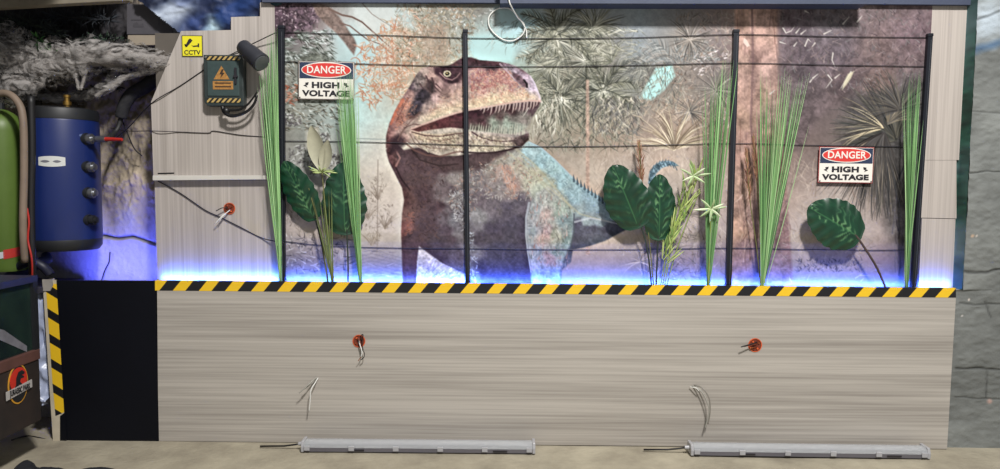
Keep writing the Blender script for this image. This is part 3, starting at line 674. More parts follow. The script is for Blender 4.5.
    stroke([(472,132),(480,137),(492,140.5),(504,141.5),(516,140.5)], 1.7, (92, 70, 70), .8, 1)
    poly([(513,141),(521,137),(529,133),(529,138),(524,145),(516,148)], (92, 76, 74), .75, 2, .3)
    stroke([(528,139),(521,146),(508,150),(494,152.5),(478,153),(462,152)], 2, (70, 52, 52), .8)
    stroke([(404,142),(414,150),(426,155),(440,156.5),(452,153),(462,151)], 1.8, (120, 88, 80), .7)
    speck([(420,138),(470,134),(520,144),(490,151),(450,152),(424,150)], 420, [(218,204,172),(120,98,86),(196,176,146)], a=.55)
    for pts in [[(415,138),(420,144),(430,148),(445,149)],[(410,134),(414,142),(424,150)],[(426,139),(440,141),(456,138)]]:
        stroke(pts, 1.2, (128, 100, 86), .6, .7)

fl = mat('concrete_floor', (176, 168, 148), .85, col2=(140, 132, 116), nscale=3.5, bump=.5, bscale=35)
floor = grid_mesh('floor', 180, 110, floor_fn, fl); tag(floor, 'rough grey beige concrete floor', None, kind='structure')

# right stone pier
def noise_img(ny, nx, seed, cells):
    s = 0
    for k, (c, a) in enumerate(cells): s = s+a*vnoise(nx, ny, c, seed+k)
    return s
PXE = P(956, 285, YM).x-.012
print('edge', P(967, 7.5, YM).x, P(955, 285, YM).x, P(947, 449, 0).x)
def pier():
    nx, ny = 150, 620
    x0, x1 = 2.215, 3.45
    zs = P(955, 291, 0).z
    z0, z1 = -.02, 2.75
    n1 = noise_img(ny+1, nx+1, 31, [(60, .5), (25, .4), (9, .3), (3.5, .25)])
    n2 = noise_img(ny+1, nx+1, 41, [(40, .6), (12, .5), (4, .3)])
    U_, V_ = np.meshgrid(np.linspace(0, 1, nx+1), np.linspace(0, 1, ny+1))
    Z = z0+V_*(z1-z0)
    xl = np.where(Z > zs, PXE, 2.215); X = xl+U_*(x1-xl)
    crack = np.zeros_like(X)
    def cr(pp, wd, dp):
        nonlocal crack
        for a, b in zip(pp[:-1], pp[1:]):
            ax, az, bx, bz = a[0], a[1], b[0], b[1]; dx, dz = bx-ax, bz-az
            xx = X+n1*.02; zz = Z+n2*.02
            t = np.clip(((xx-ax)*dx+(zz-az)*dz)/(dx*dx+dz*dz), 0, 1)
            d = np.hypot(xx-ax-t*dx, zz-az-t*dz)
            crack = np.maximum(crack, dp*np.clip(1-d/wd, 0, 1))
    def q(px, py): p = P(px, py, YR); return (p.x, p.z)
    cr([q(956, 172), q(975, 172), q(1003, 171)], .006, .8)
    cr([q(958, 266), q(964, 271), q(985, 272), q(1010, 270)], .009, .9)
    cr([q(960, 302), q(975, 305), q(1004, 304)], .007, .6)
    cr([q(957, 369), q(1005, 371)], .009, .8)
    cr([q(955, 398), q(1005, 400)], .006, .6)
    cr([q(985, 302), q(992, 318)], .008, .6)
    cr([q(958, 110), q(1005, 113)], .006, .5)
    cr([q(976, 20), q(1000, 10)], .01, .6)
    cr([q(988, 372), q(986, 398)], .007, .6)
    base = np.array([116, 119, 117])/255.
    C = base*(1+.28*n1+.16*n2)[..., None]
    C *= (1+.06*np.sin(Z*9))[..., None]
    # painted pale and blue cloud patch near the top, and a dark stain lower down
    pa = q(990, 22)
    m = np.clip(1.25-np.hypot((X-pa[0])/.11, (Z-pa[1])/.12)+n2*.9, 0, 1)[..., None]
    C = C*(1-m)+np.array([176, 188, 198])/255.*m
    pb = q(982, 48)
    m = np.clip(1.0-np.hypot((X-pb[0]-.05)/.22, (Z-pb[1]-(X-pb[0])*.3)/.035)+n1*.8, 0, 1)[..., None]
    C = C*(1-m)+np.array([66, 96, 130])/255.*m
    C *= (1-.5*crack)[..., None]
    # little flecks
    for px, py, r, c in [(973, 236, .008, (206, 176, 150)), (977, 236, .006, (220, 210, 200)), (970, 300, .006, (210, 200, 190)), (963, 316, .005, (210, 205, 200)), (991, 402, .012, (180, 150, 140))]:
        a = q(px, py); m = np.clip(1.4-np.hypot(X-a[0], Z-a[1])/r, 0, 1)[..., None]; C = C*(1-m)+np.array(c)/255.*m
    disp = -.012*n1-.009*n2+.008*crack+YR+.006
    pos = lambda u, v: np.stack([X+0*u, disp, Z], -1)
    m = mat('painted_stone', (140, 140, 140), .8, attr='paint', bump=.3, bscale=70)
    o = grid_mesh('wall_right', nx, ny, pos, m, C)
    # block behind the rough face
    b = MB(); b.box((PXE, YR+.025, zs), (x1, .6, z1)); b.box((2.27, YR+.025, z0), (x1, .6, zs)); s = b.build('pier_core', mat('grey_stone', (140, 140, 140), .85, noise=.2, bump=.4), o)
    tag(o, 'grey painted stone pier with cracks', None, kind='structure')
pier()

# left recess: stone wall
def left_wall():
    nx, ny = 330, 380
    a = -3.3; b = P(168, 300, YL).x; z0, z1 = -.02, 2.4
    n1 = noise_img(ny+1, nx+1, 51, [(50, .5), (22, .5), (10, .35), (4, .25)])
    n2 = noise_img(ny+1, nx+1, 61, [(30, .6), (9, .5), (3, .35)])
    U_, V_ = np.meshgrid(np.linspace(0, 1, nx+1), np.linspace(0, 1, ny+1))
    X = a+U_*(b-a); Z = z0+V_*(z1-z0)
    rid = np.abs(n1)
    crack = np.zeros_like(n1)
    pc = [P(100, 234, YL), P(120, 238, YL), P(135, 236, YL), P(158, 243, YL)]
    for p0, p1 in zip(pc[:-1], pc[1:]):
        dx, dz = p1.x-p0.x, p1.z-p0.z
        t = np.clip(((X-p0.x)*dx+(Z-p0.z)*dz)/(dx*dx+dz*dz), 0, 1); d = np.hypot(X-p0.x-t*dx, Z-p0.z-t*dz)
        crack = np.maximum(crack, np.clip(1-d/.012, 0, 1))
    C = np.array([150, 138, 122])/255.*(1+.45*n1+.35*n2)[..., None]
    k = np.clip((1.22-Z)/.25+n1, 0, 1)[..., None]
    C = C*(1-k)+np.array([160, 158, 164])/255.*(1+.1*n2)[..., None]*k        # plastered lower part
    C *= (1-.45*crack)[..., None]
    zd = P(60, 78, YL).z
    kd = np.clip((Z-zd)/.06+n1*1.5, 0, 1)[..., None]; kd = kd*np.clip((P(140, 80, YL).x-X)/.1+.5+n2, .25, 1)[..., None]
    C = C*(1-kd)+np.array([46, 44, 48])/255.*(1+.5*n2)[..., None]*kd  # shade in the top of the recess, painted dark into the stone colour
    rough = np.clip((Z-1.0)/.3, .3, 1)
    Yd = YL-.03-(.045*n1+.028*n2)*rough+.02*crack
    m = mat('rubble_stone', (150, 140, 120), .9, attr='paint', bump=.5, bscale=60)
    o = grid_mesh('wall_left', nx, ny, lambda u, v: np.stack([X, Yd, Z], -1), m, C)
    tag(o, 'rubble stone wall at the back of the recess, plastered below', None, kind='structure')
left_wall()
mb = MB(); mb.box((-4.2, YL+.08, -.05), (-1.7, YL+.2, 2.9)); o = mb.build('wall_back', mat('dark_plaster', (90, 84, 78), .9, noise=.2)); tag(o, kind='structure')
mb = MB(); mb.box((-3.35, -3.0, -.05), (-3.2, YL+.1, 2.9)); o = mb.build('wall_side', mat('dark_plaster2', (70, 66, 62), .9, noise=.2)); tag(o, kind='structure')
# lamp-blocking slab added over the left recess; beam above the mural
slate = mat('slate_paint', (66, 74, 96), .6, noise=.1, nscale=5, bump=.1)
slab_m = mat('recess_light_blocker', (60, 58, 60), .85, noise=.2)
mb = MB(); mb.box((-3.3, -1.5, 2.50), (P(128, 0, 0).x, YL+.1, 2.6)); mb.box((P(128, 0, 0).x-.0, .18, 2.42), (P(275, 0, 0).x, YL+.1, 2.6))
o = mb.build('ceiling', slab_m); tag(o, 'unseen dark slab added over the left recess to block the lamp', None, kind='structure')
mb = MB()
zt = P(400, 4, .0).z
mb.prism(pts([(262, -40), (262, 2.0), (520, 2.8), (520, -40)], .085), .2)
mb.prism(pts([(500, -40), (500, 3.2), (868, 4.0), (868, -40)], .0), .25)
mb.prism(pts([(862, -40), (862, 4.0), (974, 4.8), (974, -40)], .085), .2)
o = mb.build('trim_beam', slate); o.name = 'trim_1'; tag(o, 'slate blue ceiling beam above the mural', None, kind='structure')
# partition that carries the boards
mb = MB(); mb.box((P(158, 300, YM).x+.01, YM+.02, 0), (P(955, 300, YM).x+.02, YL+.06, P(275, 33, YM).z)); mb.box((P(276, 300, YM).x, YM+.02, 0), (P(955, 300, YM).x+.02, YL+.06, P(275, 3, YM).z))
o = mb.build('wall_partition', mat('stud_wall', (96, 90, 84), .9, noise=.1)); o.name = 'wall_front'; tag(o, 'partition behind the mural', None, kind='structure')

# ------------------------------------------------------------------ boards
mb = MB(); mb.prism(pts([(156, 288.5), (956, 296), (947, 449), (159, 441)], 0), .018)
o = mb.build('laminate_panel', lam_h); tag(o, 'wide grey wood-grain panel below the hazard tape, grain running sideways', 'wall panel')
tape = thing('hazard_tape', 'long yellow and black striped tape along the top of the wide grey panel', 'hazard tape', P(555, 285, 0))
p0 = P(159.5, 290.3, 0); per = (P(683.6, 290, 0).x-P(159.6, 290, 0).x)/20
ang = .82
tm = stripe_mat('hazard_stripes', 1.0, -ang, per, p0.x-ang*p0.z+.0, .52)
mb = MB(); mb.prism(pts([(155, 280.6), (956, 288.3), (956, 297.6), (155, 290.5)], -.0012), .0012)
# folded over the top edge of the board
a, b = P(155, 280.6, -.0012), P(956, 288.3, -.0012)
up_ = Vector((0, 0, .0005)); mb.add([a+up_, b+up_, b+up_+Vector((0, .02, 0)), a+up_+Vector((0, .02, 0)), a, b, b+Vector((0, .02, 0)), a+Vector((0, .02, 0))], [(0,1,2,3),(7,6,5,4),(0,4,5,1),(1,5,6,2),(2,6,7,3),(3,7,4,0)])
o = mb.build('tape_strip', tm, tape)
# board edge under the tape
mb = MB(); mb.prism(pts([(156, 281.2), (956, 288.9), (956, 297), (156, 290)], 0), .018)
o = mb.build('panel_edge', cream, bpy.data.objects['laminate_panel'])
# black board
blk = mat('black_board', (7, 9, 18), .6, noise=.15, nscale=3, spec=.2)
mb = MB(); mb.prism(pts([(47, 280.5), (157, 281), (158.5, 441.5), (60, 441.5)], 0), .018)
o = mb.build('black_board', blk); tag(o, 'plain black board standing left of the wide grey panel', 'board')
post = thing('wooden_upright', 'pale wooden edge upright with striped tape at the left of the black board', 'upright', P(58, 441, 0))
mb = MB(); mb.prism(pts([(42.5, 280), (56.5, 280), (66, 441.5), (53, 441.5)], -.004), .003); mb.prism(pts([(42.5, 280), (47, 280), (60, 441.5), (53, 441.5)], -.001), .06); mb.build('upright_board', cream, post)
per2 = 25.4*U
pz = P(50, 294, 0)
t2 = stripe_mat('hazard_stripes_side', 0.62, 1.0, per2, pz.z+.62*pz.x+.001, .36)
mb = MB(); mb.prism(pts([(45.6, 283), (56.5, 284), (64.5, 412), (55.5, 416), (52.6, 385)], -.0052), .001); mb.build('striped_tape', t2, post)
mb = MB(); mb.prism(pts([(56.4, 280.4), (58, 280.4), (66.5, 441.6), (60, 441.6), (60, 416), (64.2, 413)], -.0055), .001); mb.build('black_edge', blk, post)
mb = MB(); mb.prism(pts([(42, 279.5), (52, 279.5), (53, 285), (50, 291), (43, 291)], -.009), .01); mb.build('end_block', mat('grey_wood_end', (150, 145, 140), .8, noise=.2), post)

# trough shelf and LED strips
mb = MB(); za = P(156, 281, 0).z
mb.box((P(158, 300, 0).x, .02, za-.10), (P(955, 300, 0).x, YM, za-.085)); o = mb.build('planter_ledge', mat('raw_board', (150, 140, 128), .8, noise=.1)); o.name = 'trim_2'; tag(o, 'hidden ledge between panel and mural', None, kind='structure')
mb = MB(); zb = za-.085
mb.box((P(150, 300, 0).x-.01, .0, 0), (P(158, 300, 0).x+.012, YM, zb+.015)) 
LEDC = (.055, .16, 1.0)
def led(name, x0, x1, y, z, energy, tilt, label, wd=.012, color=LEDC):
    t = thing(name, label, 'led strip', ((x0+x1)/2, y, z))
    b = MB(); b.box((x0, y-.006, z), (x1, y+.006, z+.002)); b.build('strip_backing', mat('white_flex', (225, 225, 230), .5), t)
    b = MB(); n = int((x1-x0)/.033)
    for k in range(n):
        xc = x0+(k+.5)*(x1-x0)/n; b.box((xc-.0025, y-.0025, z+.002), (xc+.0025, y+.0025, z+.0035))
    e = b.build('diodes', mat('led_glow', (60, 90, 255), .4, emit=(.1, .25, 1), estr=12), t); e['kind'] = 'stuff'
    d = bpy.data.lights.new('led_light', 'AREA'); d.shape = 'RECTANGLE'; d.size = x1-x0; d.size_y = wd; d.energy = energy; d.color = color; d.spread = math.radians(110)
    l = bpy.data.objects.new('led_light', d); COL.objects.link(l); l.location = ((x0+x1)/2, y, z+.006); l.rotation_euler = (math.pi-tilt, 0, 0)
    adopt(l, t)
led('led_strip', P(158, 300, .06).x, P(955, 300, .06).x, .088, za-.020, 22, math.radians(48), 'blue LED strip hidden behind the top of the grey panel')
led('led_strip', P(60, 300, .1).x, P(152, 300, .1).x, .16, zb-.0, 3.2, math.radians(50), 'blue LED strip behind the top of the black board', .02, (.11, .13, 1.0))

# upper boards
mb = MB(); mb.prism(pts([(181, 31), (231, 30), (231, 17), (260, 16.3), (260, 2.5), (275.5, 2.2), (280, 140), (281, 180), (153.5, 180), (151, 102)], YM), .018)
upl = mb.build('laminate_panel', lam_v); tag(upl, 'grey upright-grain board with a cut sloping corner, behind the electric box', 'wall panel')
mb = MB(); mb.prism(pts([(154.5, 180.3), (281, 180.3), (283, 300), (158, 300)], YM+.002), .018)
upl2 = mb.build('laminate_panel', lam_v2 if False else lam_v); tag(upl2, 'grey upright-grain board below the thin shelf at the left', 'wall panel')
mb = MB(); mb.prism(pts([(930.8, 2), (967.4, 3), (959, 160), (921, 160)], YM), .018)
o = mb.build('laminate_panel', lam_v2); tag(o, 'pale narrow upright board at the top right of the mural', 'wall panel')
mb = MB(); mb.prism(pts([(919, 160.3), (956.5, 160.3), (956.5, 218.5), (914, 217.5)], YM-.003), .018); mb.build('patch_piece', lam_v2, o)
mb = MB(); mb.prism(pts([(914, 218.2), (955.5, 219), (952, 300), (908, 300)], YM), .018); mb.build('patch_piece', lam_v2, o)
# shelf strip
sh = thing('wall_shelf', 'thin pale shelf strip across the left boards', 'shelf', P(210, 178, YM-.02))
mb = MB(); mb.prism(pts([(152.5, 175.5), (268, 175.5), (268, 179.5), (152.5, 180.5)], YM-.035), .035); mb.build('shelf_board', mat('pale_trim', (205, 202, 196), .5, noise=.05), sh, bevel=.002)
mb = MB(); mb.tube(pts([(158, 173.6, .085), (174, 173.2, .085)]), .004, 8); o = mb.build('black_marker', mat('black_plastic', (26, 26, 28), .4)); tag(o, 'small black pen lying on the thin shelf', 'pen')

# ------------------------------------------------------------------ mural
def mural():
    paint_mural()
    m = mat('printed_mural', (150, 150, 150), .6, attr='paint', spec=.15)
    nx, ny = MW-1, MH-1
    gx = np.broadcast_to(PX[None, :], (MH, MW)); gy = np.broadcast_to(PY[:, None], (MH, MW))
    # left and right edges are plumb: squeeze the rows to the wall's own uprights
    A = Pa(gx, gy, YM-.001)
    xl = P(275.5, 10, YM).x; xr = P(930.5, 10, YM).x
    A[..., 1] = YM-.001
    keep = (A[..., 0] > xl-.004) & (A[..., 0] < xr+.01)
    B = A.copy(); B[..., 0] = np.clip(A[..., 0], xl-.004, xr+.008)
    o = grid_mesh('mural', nx, ny, lambda u, v: B, m, IMG, smooth=False)
    # drop the cells squeezed flat at the borders
    me = o.data
    bm = bmesh.new(); bm.from_mesh(me)
    bad = [f for f in bm.faces if f.calc_area() < 1e-7]
    bmesh.ops.delete(bm, geom=bad, context='FACES'); bm.to_mesh(me); bm.free()
    tag(o, 'large printed jungle mural with an open-mouthed dinosaur', 'mural')
mural()

# ------------------------------------------------------------------ fence in front of the mural
fence = thing('wire_fence', 'black electric fence of four posts and thin wires in front of the mural', 'fence', P(500, 284, .05))
pm = mat('black_post', (30, 33, 42), .45, metal=.3); hm = mat('post_highlight', (120, 124, 132), .35, metal=.8); wm = mat('dark_wire', (44, 42, 48), .5, metal=.4)
YF = .094
for (xt, yt, xb, yb, w) in [(281.5, 28, 282.5, 290, 6.2), (465.3, 32, 467.8, 292, 4.6), (736, 32, 728, 294, 5.4), (929.6, 36, 912.5, 296, 4.6)]:
    a = P(xt, yt, YF); b = P(xb, yb, YF); hw = w*U/2
    mb = MB()
    # open channel profile swept from top to bottom
    prof = [(-hw, .010), (-hw, -.010), (hw, -.010), (hw, .010), (hw-.003, .010), (hw-.003, -.006), (-hw+.003, -.006), (-hw+.003, .010)]
    vs = [Vector((a.x+x, a.y+y, a.z)) for x, y in prof]+[Vector((b.x+x, b.y+y, b.z)) for x, y in prof]
    n = 8; fs = [(i, (i+1) % n, (i+1) % n+n, i+n) for i in range(n)]+[(0,1,6,7),(1,2,5,6),(2,3,4,5)]+[(8,15,14,9),(9,14,13,10),(10,13,12,11)]
    mb.add(vs, fs)
    pst = mb.build('post', pm, fence)
    mb = MB(); mb.box((a.x-hw*1.15, a.y-.013, a.z-.004), (a.x+hw*1.15, a.y+.013, a.z+.012)); mb.build('cap', pm, pst, bevel=.003)
    mb = MB(); mb.box((-1, 0, 0), (-.9, 0, 0)) if False else None
    mb = MB(); q0 = a+Vector((hw*.25, -.0105, -.02)); q1 = b+Vector((hw*.25, -.0105, .02)); mb.tube([q0, q1], .0016, 6); mb.build('highlight_line', hm, pst)  # thin pale rod standing in for the highlight down the post
for W in [[(277, 32), (380, 35), (465, 38), (560, 38.5), (640, 37.5), (736, 34.5), (830, 36.5), (929, 37.5)],
          [(282, 61.5), (370, 64), (465, 66.5), (560, 66.5), (650, 65), (736, 63), (830, 65), (927, 66.5)],
          [(282, 141), (365, 142), (466, 145), (530, 146.5), (620, 146), (732, 143.5), (800, 145), (922, 147)],
          [(282, 241), (330, 246), (400, 248), (467, 248.5), (560, 249.5), (640, 249.5), (729, 248), (830, 250), (915, 250)]]:
    mb = MB(); mb.tube(spline(pts(W, YM-.006), 4), .0019, 6); mb.build('wire', wm, fence)

# ------------------------------------------------------------------ loose cables on the left boards
def cable(pl, r, m, label, Y=.1, cat='cable', seg=6, name='cable'):
    mb = MB(); mb.tube(spline(pts(pl, Y), 6), r, seg); o = mb.build(name, m, smooth='all'); tag(o, label, cat); return o
cable([(277, 32, .06), (238, 51, .10), (213, 64, .1065), (180, 86, .1065), (152, 103, .1065), (128, 128, .2), (112, 141, .25)], .0026, wm, 'thin dark cable slanting down from the first fence post past the electric box')
cable([(110, 128, .3), (128, 131, .25), (152, 131, .1065), (180, 132, .1065), (208, 133, .1065), (214, 131, .1065), (240, 135, .1065), (266, 137, .1065), (281, 138, .08)], .0022, wm, 'thin dark cable running level across the board under the electric box')
cable([(158, 181, .1065), (180, 193, .1065), (205, 210, .1065), (220, 217, .1065), (240, 227, .1065), (262, 238, .1065), (284, 243, .06)], .0028, wm, 'thin dark cable sagging across the board below the shelf')

# ------------------------------------------------------------------ hole boxes with wires
orange = mat('orange_plastic', (214, 96, 50), .5, noise=.15, nscale=60); orange_d = mat('orange_inside', (120, 52, 34), .7, noise=.3, nscale=80)
white_c = mat('white_cable', (226, 226, 222), .45); grey_c = mat('clear_cable', (160, 158, 150), .35); blackw = mat('black_insulation', (24, 22, 24), .5); brownw = mat('brown_insulation', (120, 60, 40), .5); copper = mat('copper', (190, 110, 70), .35, metal=.9)
def hole_box(c, r, Y, wires, label):
    t = thing('socket_box', label, 'socket box', P(*c, Y), 'round orange socket boxes'); del t['group']
    cc = P(*c, Y); R = r*U
    mb = MB(); mb.lathe([(R*.86, -.002), (R, -.003), (R, .0), (R*.86, .001)], cc, 'Y', 28); mb.build('rim', orange, t, smooth=True)
    mb = MB(); mb.lathe([(R*.86, -.002), (R*.86, .0015), (0.0005, .0016)], cc+Vector((0, -.002, 0)), 'Y', 28); mb.build('box_inside', orange_d, t, smooth=True)
    for k in range(4):
        w = k*math.pi/2+.6; q = cc+Vector((math.cos(w)*R*.6, -.004, math.sin(w)*R*.6))
        mb = MB(); mb.lathe([(0.0002, -.0035), (R*.14, -.003), (R*.14, .003)], q, 'Y', 10); mb.build('screw', orange if k % 2 else copper, t)
    for pl, rr, mm in wires:
        mb = MB(); mb.tube(spline(pts(pl, Y-.01), 5), rr, 6); mb.build('wire', mm, t, smooth='all')
    return t
hole_box((359, 341), 6.5, 0, [([(361,341,-.003),(361,336,-.02),(363,335,-.03),(362,343,-.03),(363,350,-.03)], .0028, blackw), ([(359,341,-.003),(360,345,-.02),(362,352,-.03),(361,357,-.03)], .0026, white_c),
    ([(358,340,-.003),(360,347,-.02),(364,352,-.028),(364,357,-.03),(361,360,-.03)], .0022, blackw), ([(357,341,-.003),(358,338,-.014),(361,343,-.02)], .002, brownw), ([(361,357,-.03),(358,361,-.03)], .0018, copper)],
    'orange socket box with dangling black and white wires, above the left tube lamp')
hole_box((755, 345), 7, 0, [([(757,342,-.003),(752,344,-.02),(746,345.5,-.03),(741,347,-.035)], .003, blackw), ([(757,344,-.003),(751,345,-.02),(744,346.5,-.03)], .0026, brownw), ([(754,350,-.002),(750,348,-.012),(757,347,-.004)], .002, copper)],
    'orange socket box with dark wires pointing left, above the right tube lamp')
hole_box((229.5, 208.5), 6, YM, [([(228,208,.10),(222,208,.085),(216,211,.08)], .0026, blackw), ([(230,210,.10),(224,215,.085),(219,221,.08)], .0026, white_c), ([(229,211,.10),(222,216,.085),(215,224,.08)], .0022, white_c), ([(231,207,.10),(226,204,.09),(230,210,.1)], .0022, orange_d)],
    'orange socket box with white wire ends on the left board under the shelf')
def cable_pair(lists, label, c):
    t = thing('cable_end', label, 'cable', P(*c, 0))
    for pl, rr, mm in lists:
        mb = MB(); mb.tube(spline(pts(pl, 0), 7), rr, 7); mb.build('wire', mm, t, smooth='all')
cable_pair([([(317,377.5,.0),(312,381,-.03),(305,388,-.05),(299,393,-.055)], .0028, grey_c), ([(318,378,.0),(315,383,-.03),(311,390,-.05),(310,402,-.05),(309,411,-.045)], .0028, white_c), ([(317,378,.0),(311,384,-.025),(303,390,-.04)], .0022, grey_c)],
    'pair of pale cable ends poking from the panel above the left tube lamp', (317, 378))
cable_pair([([(692,385.5,.0),(700,390,-.03),(706,399,-.045),(709,410,-.05),(707,421,-.045),(705,428,-.04)], .0032, grey_c), ([(694,385,.0),(702,388,-.03),(709,398,-.05),(710,412,-.05),(708,424,-.045)], .003, mat('silver_cable', (130, 126, 118), .4)), ([(690,387,-.01),(696,388,-.03),(699,391,-.03)], .0026, white_c)],
    'pair of bent grey cable ends poking from the panel above the right tube lamp', (694, 386))

# white loop of cable at the top
cable([(507,-12,-.008),(509,0,-.008),(511,6,.0),(518,18,.07),(524,24,.095),(523,34,.1),(512,41,.1),(500,38,.1),(490,28,.1),(489,17,.1),(497,9,.1),(507,8,.09),(514,12,.08),(520,19,.08),(526,30,.1),(526.5,38,.1)], .0036, white_c, 'white cable hanging in a loop from the beam in front of the mural', seg=8)

# ------------------------------------------------------------------ danger signs
sgw = mat('sign_white', (236, 232, 224), .45); sgn = mat('sign_navy', (44, 56, 84), .45); sgr = mat('sign_red', (214, 62, 58), .4); sgk = mat('sign_black', (40, 38, 44), .45); sgl = mat('sign_frame', (120, 108, 104), .5)
def danger(cx, cy, w, h, Y, rot, label, frame):
    c = P(cx, cy, Y); W = w*U; H = h*U
    t = thing('danger_sign', label, 'warning sign', c)
    def B(name, x0, z0, x1, z1, y, d, m, bev=0):
        b = MB(); b.box((c.x+x0, c.y+y, c.z+z0), (c.x+x1, c.y+y+d, c.z+z1)); return b.build(name, m, t, bevel=bev)
    B('backing', -W/2, -H/2, W/2, H/2, 0, .003, frame, .001)
    B('face', -W/2+.004, -H/2+.004, W/2-.004, H/2-.004, -.0008, .001, sgw)
    B('band', -W/2+.006, H*.045, W/2-.006, H/2-.006, -.0014, .001, sgn)
    def ell(name, a, b2, y, m):
        b = MB(); n = 40; cz = H*.27
        fr = [Vector((c.x+a*math.cos(k*2*math.pi/n), c.y+y, c.z+cz+b2*math.sin(k*2*math.pi/n))) for k in range(n)]
        b.prism(fr, .0006); return b.build(name, m, t)
    ell('oval_border', W*.445, H*.205, -.0018, sgw); ell('oval', W*.43, H*.18, -.0023, sgr)
    write('danger_lettering', 'DANGER', H*.27, (c.x, c.y-.0032, c.z+H*.268), sgw, t, sx=W/(H*.27)*.168, offset=.0010, spacing=1.05)
    write('high_lettering', 'HIGH', H*.205, (c.x-W*.01, c.y-.0018, c.z-H*.13), sgk, t, sx=W/(H*.24)*.20*1.17, offset=.0018, spacing=1.05)
    write('voltage_lettering', 'VOLTAGE', H*.20, (c.x, c.y-.0018, c.z-H*.345), sgk, t, sx=W/(H*.23)*.187*1.13, offset=.0018, spacing=1.04)
    for s in (-1, 1):
        b = MB(); x = c.x+s*W*.36; z = c.z-H*.12; k = H*.07*s
        b.prism([Vector((x-k, c.y-.0018, z+H*.07)), Vector((x+k*.4, c.y-.0018, z+H*.05)), Vector((x+k*.1, c.y-.0018, z+H*.01)), Vector((x+k, c.y-.0018, z-H*.02)), Vector((x-k*.6, c.y-.0018, z-H*.07)), Vector((x-k*.1, c.y-.0018, z-H*.02)), Vector((x-k*.8, c.y-.0018, z+.0))], .0006)
        b.build('lightning_mark', sgk, t)
    for sx_ in (-1, 1):
        for sz in (-1, 1):
            b = MB(); b.lathe([(.0003, -.003), (.0035, -.0024), (.0035, 0)], (c.x+sx_*(W/2-.009), c.y-.001, c.z+sz*(H/2-.009)), 'Y', 10); b.build('screw', mat('screw_steel', (110, 100, 96), .4, metal=.7), t)
    t.rotation_euler = (0, math.radians(rot), 0)
danger(326.3, 80.5, 57, 38.5, .09, .7, 'weathered danger high voltage sign hanging at the upper left of the mural', sgl)
danger(846, 165, 55.5, 36.5, .09, .3, 'red-edged danger high voltage sign at the right of the mural above the big leaf', mat('sign_red_edge', (150, 52, 54), .5))

# CCTV sign
ysg = mat('yellow_sign', (236, 226, 50), .45)
c = P(192.2, 46, YM-.004); t = thing('camera_sign', 'small yellow CCTV sign with a black camera picture', 'sign', c)
hw, hh = 10.6*U, 10.6*U
mb = MB(); mb.box((c.x-hw, c.y, c.z-hh), (c.x+hw, c.y+.003, c.z+hh)); mb.build('border', mat('sign_edge_olive', (80, 74, 36), .5), t)
mb = MB(); mb.box((c.x-hw*.93, c.y-.0008, c.z-hh*.93), (c.x+hw*.93, c.y+.001, c.z+hh*.93)); mb.build('face', ysg, t)
def sp(lst, Y): return [Vector((c.x+x*U, Y, c.z+z*U)) for x, z in lst]
mb = MB(); mb.prism(sp([(-7,.2),(-5.4,-1.2),(0.6,5.4),(-1.8,7.6),(-3.4,6.6)], c.y-.0016), .0008); mb.prism(sp([(-8,1.5),(-6.4,-1.6),(-5.4,-.6),(-6.8,2)], c.y-.0016), .0008); mb.build('camera_body_mark', sgk, t)
mb = MB(); mb.prism(sp([(-1,1.0),(1,.2),(5.8,.8),(5.8,2.6),(7.2,2.6),(7.2,-1.2),(5.8,-1.2),(5.6,-.6),(1.2,-1)], c.y-.0016), .0008); mb.build('camera_bracket_mark', sgk, t)
write('lettering', 'CCTV', 6.2*U, (c.x, c.y-.0014, c.z-6.7*U), sgk, t, sx=1.02, offset=.0006)

# electric box
c = P(223.5, 80, .06); t = thing('electric_box', 'dark green electric box with a yellow lightning triangle', 'electric box', P(223.5, 106, YM))
bxm = mat('box_green', (50, 60, 60), .5, col2=(38, 46, 46), nscale=20, bump=.1); och = mat('ochre_print', (188, 138, 72), .55, col2=(146, 100, 52), nscale=90)
def L(x, z, dy=0): return Vector((c.x+x*U, c.y+dy, c.z-z*U))
mb = MB(); mb.prism([L(-20,-25), L(18.5,-25), L(20,-20), L(20,26), L(-17,26), L(-20,22)], .048); mb.build('housing', bxm, t, bevel=.004)
mb = MB(); mb.prism([L(-16,-18.5,-.004), L(16,-18.5,-.004), L(16,16,-.004), L(-16,16,-.004)], .004); mb.build('lid', mat('box_lid', (56, 72, 72), .5, noise=.12, nscale=30), t, bevel=.002)
hz = stripe_mat('box_stripes', 1.0, -.9, 5.2*U, .001, .5, ca=(34, 34, 34), cb=(186, 158, 96))
for z0, z1 in ((-23.5, -19.8), (18.3, 22.5)):
    mb = MB(); mb.prism([L(-17,z0,-.003), L(17,z0,-.003), L(17,z1,-.003), L(-17,z1,-.003)], .003); mb.build('striped_label', hz, t)
tri = [L(-1.5,-14,-.0052), L(6.5,-.5,-.0052), L(-9.5,-.5,-.0052)]
mb = MB(); mb.prism(tri, .001); mb.build('warning_triangle', och, t)
mb = MB(); mb.prism([L(-1,-10.5,-.0062), L(.8,-10.5,-.0062), L(-.5,-7,-.0062), L(1.8,-7,-.0062), L(-2.6,-2,-.0062), L(-1.6,-5.6,-.0062), L(-3.6,-5.6,-.0062)], .001); mb.build('lightning_mark', mat('dark_print', (58, 40, 26), .6), t)
mb = MB(); mb.prism([L(-10.5,1.2,-.0052), L(10,1.2,-.0052), L(10,9.5,-.0052), L(-10.5,9.5,-.0052)], .001); mb.build('ochre_plate', och, t)
for dz in (2.6, 6.2):
    mb = MB(); mb.prism([L(-8.5,dz,-.0058), L(8,dz,-.0058), L(8,dz+1.2,-.0058), L(-8.5,dz+1.2,-.0058)], .0006); mb.build('printed_line', MATS['dark_print'], t)
